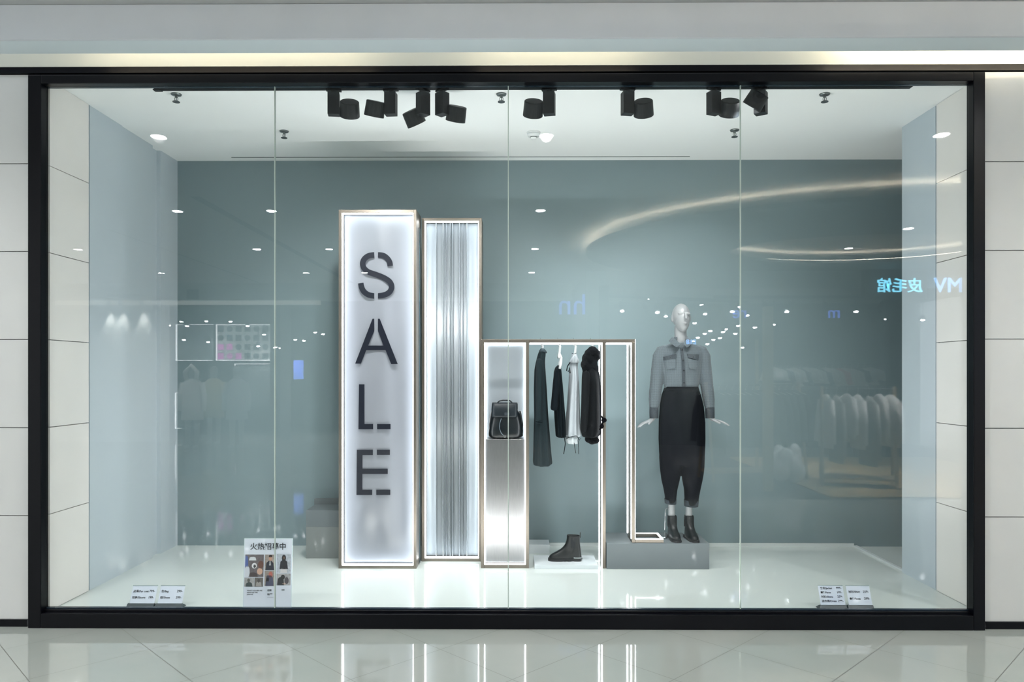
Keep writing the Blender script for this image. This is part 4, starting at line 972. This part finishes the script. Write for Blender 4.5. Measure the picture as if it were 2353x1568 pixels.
def figure(px, D, lab, coatm, hood=False, hm=None):
    x, y = RX(px, D), RY(D)
    t = thing('dressed_mannequin', lab, 'mannequin', (x, y, 0))
    def rg(z, hw, dy, k=20): return [(x+hw*math.cos(2*PI*j/k), y+dy*math.sin(2*PI*j/k), z) for j in range(k)]
    m = M().loft([rg(1.50, .06, .06), rg(1.60, .075, .09), rg(1.68, .085, .10), rg(1.76, .07, .09), rg(1.80, .03, .04)])
    for s in (-1, 1):
        m.tube([(x+s*.10, y, .9), (x+s*.10, y, .5), (x+s*.10, y, .03)], [.08, .06, .045], 12); m.tube([(x+s*.10, y-.04, .04), (x+s*.10, y+.16, .03)], .04, 8)
    obj('body', m, MANN if hm is None else hm, t, smooth=True)
    m = M().loft([rg(.62, .24, .17), rg(.95, .22, .16), rg(1.15, .20, .14), rg(1.38, .23, .13), rg(1.47, .17, .10), rg(1.52, .08, .08)])
    for s in (-1, 1): m.tube([(x+s*.19, y, 1.42), (x+s*.26, y, 1.1), (x+s*.26, y+.05, .82)], [.075, .065, .055], 12)
    obj('coat', m, coatm, t, smooth=True)
    if hood: obj('hood', M().tube([(x-.11, y+.06, 1.50), (x-.13, y+.06, 1.66), (x, y+.05, 1.80), (x+.13, y+.06, 1.66), (x+.11, y+.06, 1.50)], .05, 10), coatm, t, smooth=True)
figure(437, 16.0, 'dressed mannequin with white hooded jacket, mirrored at the left', LIGHTC, True)
figure(487, 17.0, 'dressed mannequin with beige fluffy top, mirrored at the left', mat('beige_fluff', srgb(170, 160, 130), .9, bump=.6, bscale=30))
figure(540, 16.2, 'dressed mannequin with long pale grey coat, mirrored at the left', PALE)
# small bright shop lamps far away, left and right
def shop_lamps(pts, D0, group, lab, watts=0):
    for i, (px, py) in enumerate(pts):
        D = D0; x, y, z = RX(px, D), RY(D), RZ(py, D)
        t = thing('shop_lamp', lab, 'ceiling light', (x, y, z), group)
        obj('housing', M().lathe([(.0003, .10), (.045, .10), (.05, .0), (.042, .0), (.042, .008), (.0003, .008)], (x, y, z), k=14), DARK, t)
        obj('lens', M().lathe([(.0003, .006), (.04, .006), (.034, -.02), (.0003, -.03)], (x, y, z), k=14), LAMPM, t)
        obj('drop_stem', M().tube([(x, y, z+.10), (x, y, z+.5)], .012, 6), DARK, t)
        if watts and i % 3 == 0: spot((x, y, z-.05), (0, 0, -1), watts, 120, .8, (1, .98, .95), t, .04)
shop_lamps([(383, 747), (412, 738), (425, 748), (470, 737), (526, 738), (565, 748), (604, 768), (629, 798), (641, 799), (676, 780), (696, 782), (722, 763), (740, 767), (418, 780), (474, 785), (590, 795), (120, 763), (143, 768)], 18.6, 'lamps of the far shop at the left', 'tiny bright ceiling lamp of the far shop, mirrored at the left', 60)

# ---- open shop at the right
DH = 14.0; YH = RY(DH); xs0 = RX(1378, DH)
struct('wall_shop_header', M().box(xs0, 9.2, YH-.12, YH, RZ(663, DH), zd-.002), mat('header_grey', srgb(105, 116, 118), .7))
struct('wall_shop_side', M().box(xs0-.25, xs0-.001, -15.8, YH+.0, 0, zd-.002), SHOPW)
struct('ceiling', M().box(xs0, 9.2, -15.8, YH-.121, RZ(663, DH), RZ(663, DH)+.05), mat('shop_ceiling_grey', srgb(112, 118, 118), .8))
struct('wall_shop_back', M().box(xs0, 9.2, -12.3, -12.2, 0, RZ(664, DH)), mat('shop_back_wall', srgb(84, 92, 94), .7))
struct('floor', M().box(xs0, 9.2, -12.1, RY(9.5), -.001, .0009), mat('dark_shop_floor', srgb(52, 56, 60), .5))
struct('floor', M().box(RX(1850, 10.5), RX(2060, 10.5)+2.5, -9.5, RY(9.6), .001, .02), mat('wood_floor', srgb(190, 165, 120), .35, var=.15, vscale=4, stretch=(.3, 4, 1)))
t = thing('sign_box', 'dark sign box behind the glowing Chinese characters, mirrored at the right', 'sign', (RX(2027, 13.8), YH+.1, RZ(685, 13.8)))
obj('box', M().box(RX(1985, 13.9), RX(2126, 13.9), YH+.002, YH+.15, RZ(688, 13.9), RZ(614, 13.9)), DARK, t)
def mirror_text(s, pxr, pyb, size, D, m_, lab, bold=0, yoff=.0):
    """reads correctly for someone facing it with their back to the window; pxr: its mirrored right end"""
    x, z = RX(pxr, D), RZ(pyb, D)
    o = text_mesh(s, size, (x, RY(D)+yoff, z), None, m_, 'sign_letters', .015, 'LEFT', rot=(PI/2, 0, PI), bold=bold)
    tag(o, lab, 'sign'); o.location = (0, 0, 0); center_origin(o); return o
mirror_text('皮毛馆', 2120, 669, .285, 13.82, SIGNC, 'glowing cyan Chinese sign characters 皮毛馆, mirrored at the right edge', bold=.002)
mirror_text('MV', 2213, 672, .40, 13.9, SIGNB, 'large glowing blue sign letters MV beside the right stone wall, mirrored', bold=0)
SIGNBD = mat('dim_blue_sign', (.08, .15, .6), .5, emit=1.6, ecol=(.12, .25, 1))
mirror_text('re', 1718, 731, .34, 14.6, SIGNBD, 'dim blue sign letters re mirrored right of the mannequin head')
mirror_text('m', 1932, 731, .34, 14.6, SIGNBD, 'dim blue sign letter m mirrored near the right side wall')
mirror_text('hn', 1349, 722, .46, 11.5, SIGNBD, 'dim blue sign letters hn mirrored above the rail frame')
mirror_text('E18', 1601, 791, .10, 11.0, SIGNB, 'tiny glowing blue sign E18 mirrored over the shirt collar')
# posts and tracks
def post(px, w_, D, z1, m_, lab, nm='post'):
    x = RX(px, D); o = obj(nm, M().box(x-w_/2, x+w_/2, RY(D)-w_/2, RY(D)+w_/2, 0, z1), m_, bevel=.004); center_origin(tag(o, lab, 'post'))
post(1766, .12, 10.2, 2.55, WOOD, 'pale wooden post standing in the open shop, mirrored right of the mannequin')
post(1388, .16, 13.2, 3.2, DARK, 'dark corner post of the open shop, mirrored at the rail frame')
post(2050, .16, 14.3, 3.2, DARK, 'dark post mirrored close to the right side wall')
zc_ = RZ(663, DH)
def rail_track(x0, y0, x1, y1, lab, heads):
    t = thing('ceiling_track', lab, 'lighting track', ((x0+x1)/2, (y0+y1)/2, zc_-.2))
    obj('beam', M().tube([(x0, y0, zc_-.10), (x1, y1, zc_-.10)], .035, 8), DARK, t)
    for u in (0.1, .9):
        obj('hanger_rod', M().tube([(x0+(x1-x0)*u, y0+(y1-y0)*u, zc_-.10), (x0+(x1-x0)*u, y0+(y1-y0)*u, zc_-.001)], .01, 6), DARK, t)
    for i in range(heads):
        u = (i+.6)/heads; x, y = x0+(x1-x0)*u, y0+(y1-y0)*u; a = math.sin(i*2.3)*.5
        h = obj('spot_head', M().tube([(x, y, zc_-.12), (x+.02, y, zc_-.2), (x+.05*a, y, zc_-.22), (x+.25*a, y+.04, zc_-.38)], [.012, .014, .055, .055], 12), DARK, t)
        if i % 2 == 0: obj('lens', M().ell((x+.262*a, y+.04, zc_-.395), (.04, .04, .02), 12, 6), LAMPM, h)
    return t
rail_track(RX(1400, 14.3), RY(14.3), RX(1720, 15.6), RY(15.6), 'dark lighting track above the mannequin head, mirrored', 7)
rail_track(RX(1640, 14.6), RY(14.6), RX(2060, 14.6), RY(14.6), 'dark lighting track left of the dark sign box, mirrored', 6)
rail_track(RX(1500, 14.4), RY(14.4), RX(1500, 15)+.9, RY(16.5), 'dark lighting track running into the shop, mirrored', 4)
x_ = [(1597, 742), (1633, 760), (1620, 766), (1604, 775), (1595, 783), (1640, 780), (1662, 762), (1655, 776), (1668, 756), (1690, 766), (1706, 798), (1697, 748), (1735, 752), (1778, 745), (1491, 685), (1463, 666), (1889, 666), (2036, 733), (2120, 735), (1700, 705), (1626, 790), (1613, 700)]
shop_lamps(x_, 16.0, 'lamps of the open shop at the right', 'tiny bright ceiling lamp of the open shop, mirrored at the right', SHOP_SPOT)
post(1740, .05, 12.6, 2.2, WOOD, 'thin wooden upright beside the clothes, mirrored')
# garments on racks
def shirt_proto(name, m_, lab, cat, group, h=.75, w_=.5):
    """hanging garment seen from +y; origin at the hanger hook, hanging down"""
    t = thing(name, lab, cat, (0, 0, 0), group)
    def rg(z, hw, dy, c=0, k=22, am=.05): return [(c+hw*math.cos(2*PI*j/k), dy*math.sin(2*PI*j/k)*(1+am*math.sin(7*2*PI*j/k)), z) for j in range(k)]
    m = M().loft([rg(-h, w_*.50, .045), rg(-h*.6, w_*.46, .045), rg(-.30, w_*.44, .045), rg(-.16, w_*.46, .04), rg(-.11, w_*.22, .03), rg(-.08, .06, .025)])
    for s in (-1, 1): m.tube([(s*w_*.42, 0, -.17), (s*w_*.54, .005, -.42), (s*w_*.60, .02, -h*.92)], [(.045, .03), (.05, .035), (.055, .035)], 10)
    obj('cloth', m, m_, t, smooth=True)
    m = M().tube([(0, 0, 0), (.02, 0, .02), (.035, 0, 0), (.0, 0, -.05), (0, 0, -.08)], .003, 6)
    for s in (-1, 1): m.tube([(0, 0, -.08), (s*w_*.42, 0, -.15)], .008, 6)
    obj('hanger', m, WHITEP, t)
    return t
def rack(px, D, length, yaw, zt_, lab, m_):
    x, y = RX(px, D), RY(D); t = thing('clothes_rack', lab, 'clothes rack', (x, y, 0)); R = Matrix.Rotation(yaw, 4, 'Z'); T = Matrix.Translation((x, y, 0)) @ R
    L = length/2
    for s in (-1, 1):
        for q in (-1, 1): obj('leg', M().tube([(s*L, q*.28, .0), (s*L, q*.02, zt_+.04)], .022, 8).xf(T), m_, t)
        obj('crossbar', M().tube([(s*L, -.26, .12), (s*L, .26, .12)], .016, 8).xf(T), m_, t)
    obj('rail', M().tube([(-L, 0, zt_), (L, 0, zt_)], .014, 8).xf(T), DARK, t)
    obj('base_shelf', M().box(-L, L, -.22, .22, .12, .15).xf(T), m_, t)
    return T
white = shirt_proto('hanging_shirt', LIGHTC, 'white shirt hanging on the wooden rack, mirrored at the right', 'shirt', 'white shirts on the wooden rack', .85)
black = shirt_proto('hanging_jacket', BLACKC, 'dark jacket hanging on the rack in the open shop, mirrored', 'jacket', 'dark jackets on the second rack', .95)
small = shirt_proto('tank_top', mat('pale_top_cloth', srgb(200, 206, 204), .9), 'pale top on the back wall rail, mirrored at the right', 'top', 'pale tops on the back wall rail', .42)
dark_top = shirt_proto('tank_top', mat('grey_top_cloth', srgb(90, 98, 104), .9), 'darker grey top on the back wall rail, mirrored at the right', 'top', 'grey tops on the back wall rail', .42)
pink = shirt_proto('tank_top', mat('pink_top_cloth', srgb(210, 120, 120), .9), 'single salmon pink top on the back wall rail, mirrored', 'top', None, .42)
def hang(proto, pos, rz, first):
    o = proto if first else copy_tree(proto)
    o.location = pos; o.rotation_euler = (0, 0, rz); return o
T = rack(1972, 10.6, .95, .35, 1.40, 'wooden A-frame clothes rack with white shirts, mirrored at the right', WOOD)
grey = shirt_proto('hanging_shirt', mat('pale_grey_shirt', srgb(150, 150, 146), .9), 'pale grey shirt hanging among the white shirts on the wooden rack, mirrored', 'shirt', 'grey shirts on the wooden rack', .85)
ng = 0
for i in range(7):
    p = T @ Vector((-.42+.14*i, 0, 1.40)); g_ = i in (1, 4)
    o = hang(grey if g_ else white, p, .35+PI/2-.35+.10*math.sin(i*3), (i == 1) if g_ else (i == 0)); o.scale = (1, 1, (1, 1.25, .82, 1.0, 1.28, .85, .95)[i])
T = rack(1730, 11.4, 1.5, -.15, 1.45, 'wooden clothes rack with dark jackets, mirrored right of the mannequin', WOOD)
for i in range(13):
    p = T @ Vector((-.66+.11*i, 0, 1.45)); hang(black, p, -.15+PI/2-.7+.1*math.sin(i*2), i == 0)
D = 15.6; x0, x1 = RX(1780, D), RX(2000, D); zr = RZ(838, D)
t = thing('wall_rail', 'dark garment rail fixed on the shop back wall, mirrored at the right', 'clothes rail', ((x0+x1)/2, RY(D), zr))
obj('rail', M().tube([(x0-.1, RY(D), zr), (x1+.1, RY(D), zr)], .015, 8), DARK, t)
for s in (x0, x1): obj('bracket', M().tube([(s, RY(D), zr), (s, -12.201, zr)], .012, 8), DARK, t)
n = 16
for i in range(n):
    p = (x0+(x1-x0)*i/(n-1), RY(D), zr)
    if i == 10: hang(pink, p, .9, True)
    else:
        dk = i % 3 == 1
        o = hang(dark_top if dk else small, p, PI/2-.9+.3*math.sin(i*5), i == (1 if dk else 0)); o.scale = (1, 1, .8+.35*((i*7) % 5)/5)
struct('wall_shop_shelf', M().box(x0-.8, x1+.5, -12.199, -11.5, 0, 1.25), mat('dark_shelving', srgb(36, 42, 46), .7))
t = thing('round_mirror', 'round grey disc mirrored right of the mannequin shoulder', 'wall disc', (RX(1667, 14.8), -12.1, RZ(855, 14.8)))
obj('disc', M().lathe([(.0003, 0), (.22, 0), (.22, .04), (.0003, .04)], (RX(1667, 14.8), RY(14.8), RZ(835, 14.8)), 'y', 40), mat('disc_grey', srgb(110, 112, 120), .6), t)
obj('stem', M().tube([(RX(1667, 14.8), RY(14.8), RZ(852, 14.8)), (RX(1667, 14.8), RY(14.8), 0)], .015, 8), DARK, t)
# plastic bags on the floor of the shop
m = M(); x, y = RX(1806, 10.6), RY(10.6)
for i in range(9):
    a = i*2.4; m.ell((x+.13*math.cos(a), y+.10*math.sin(a), .22+.03*i), (.16-.008*i, .15-.008*i, .17), 16, 8)
center_origin(tag(obj('plastic_bag', m, mat('white_plastic_film', srgb(215, 220, 222), .25, bump=.8, bscale=14), remesh=.02), 'crumpled white plastic bag on the shop floor, mirrored', 'bag'))
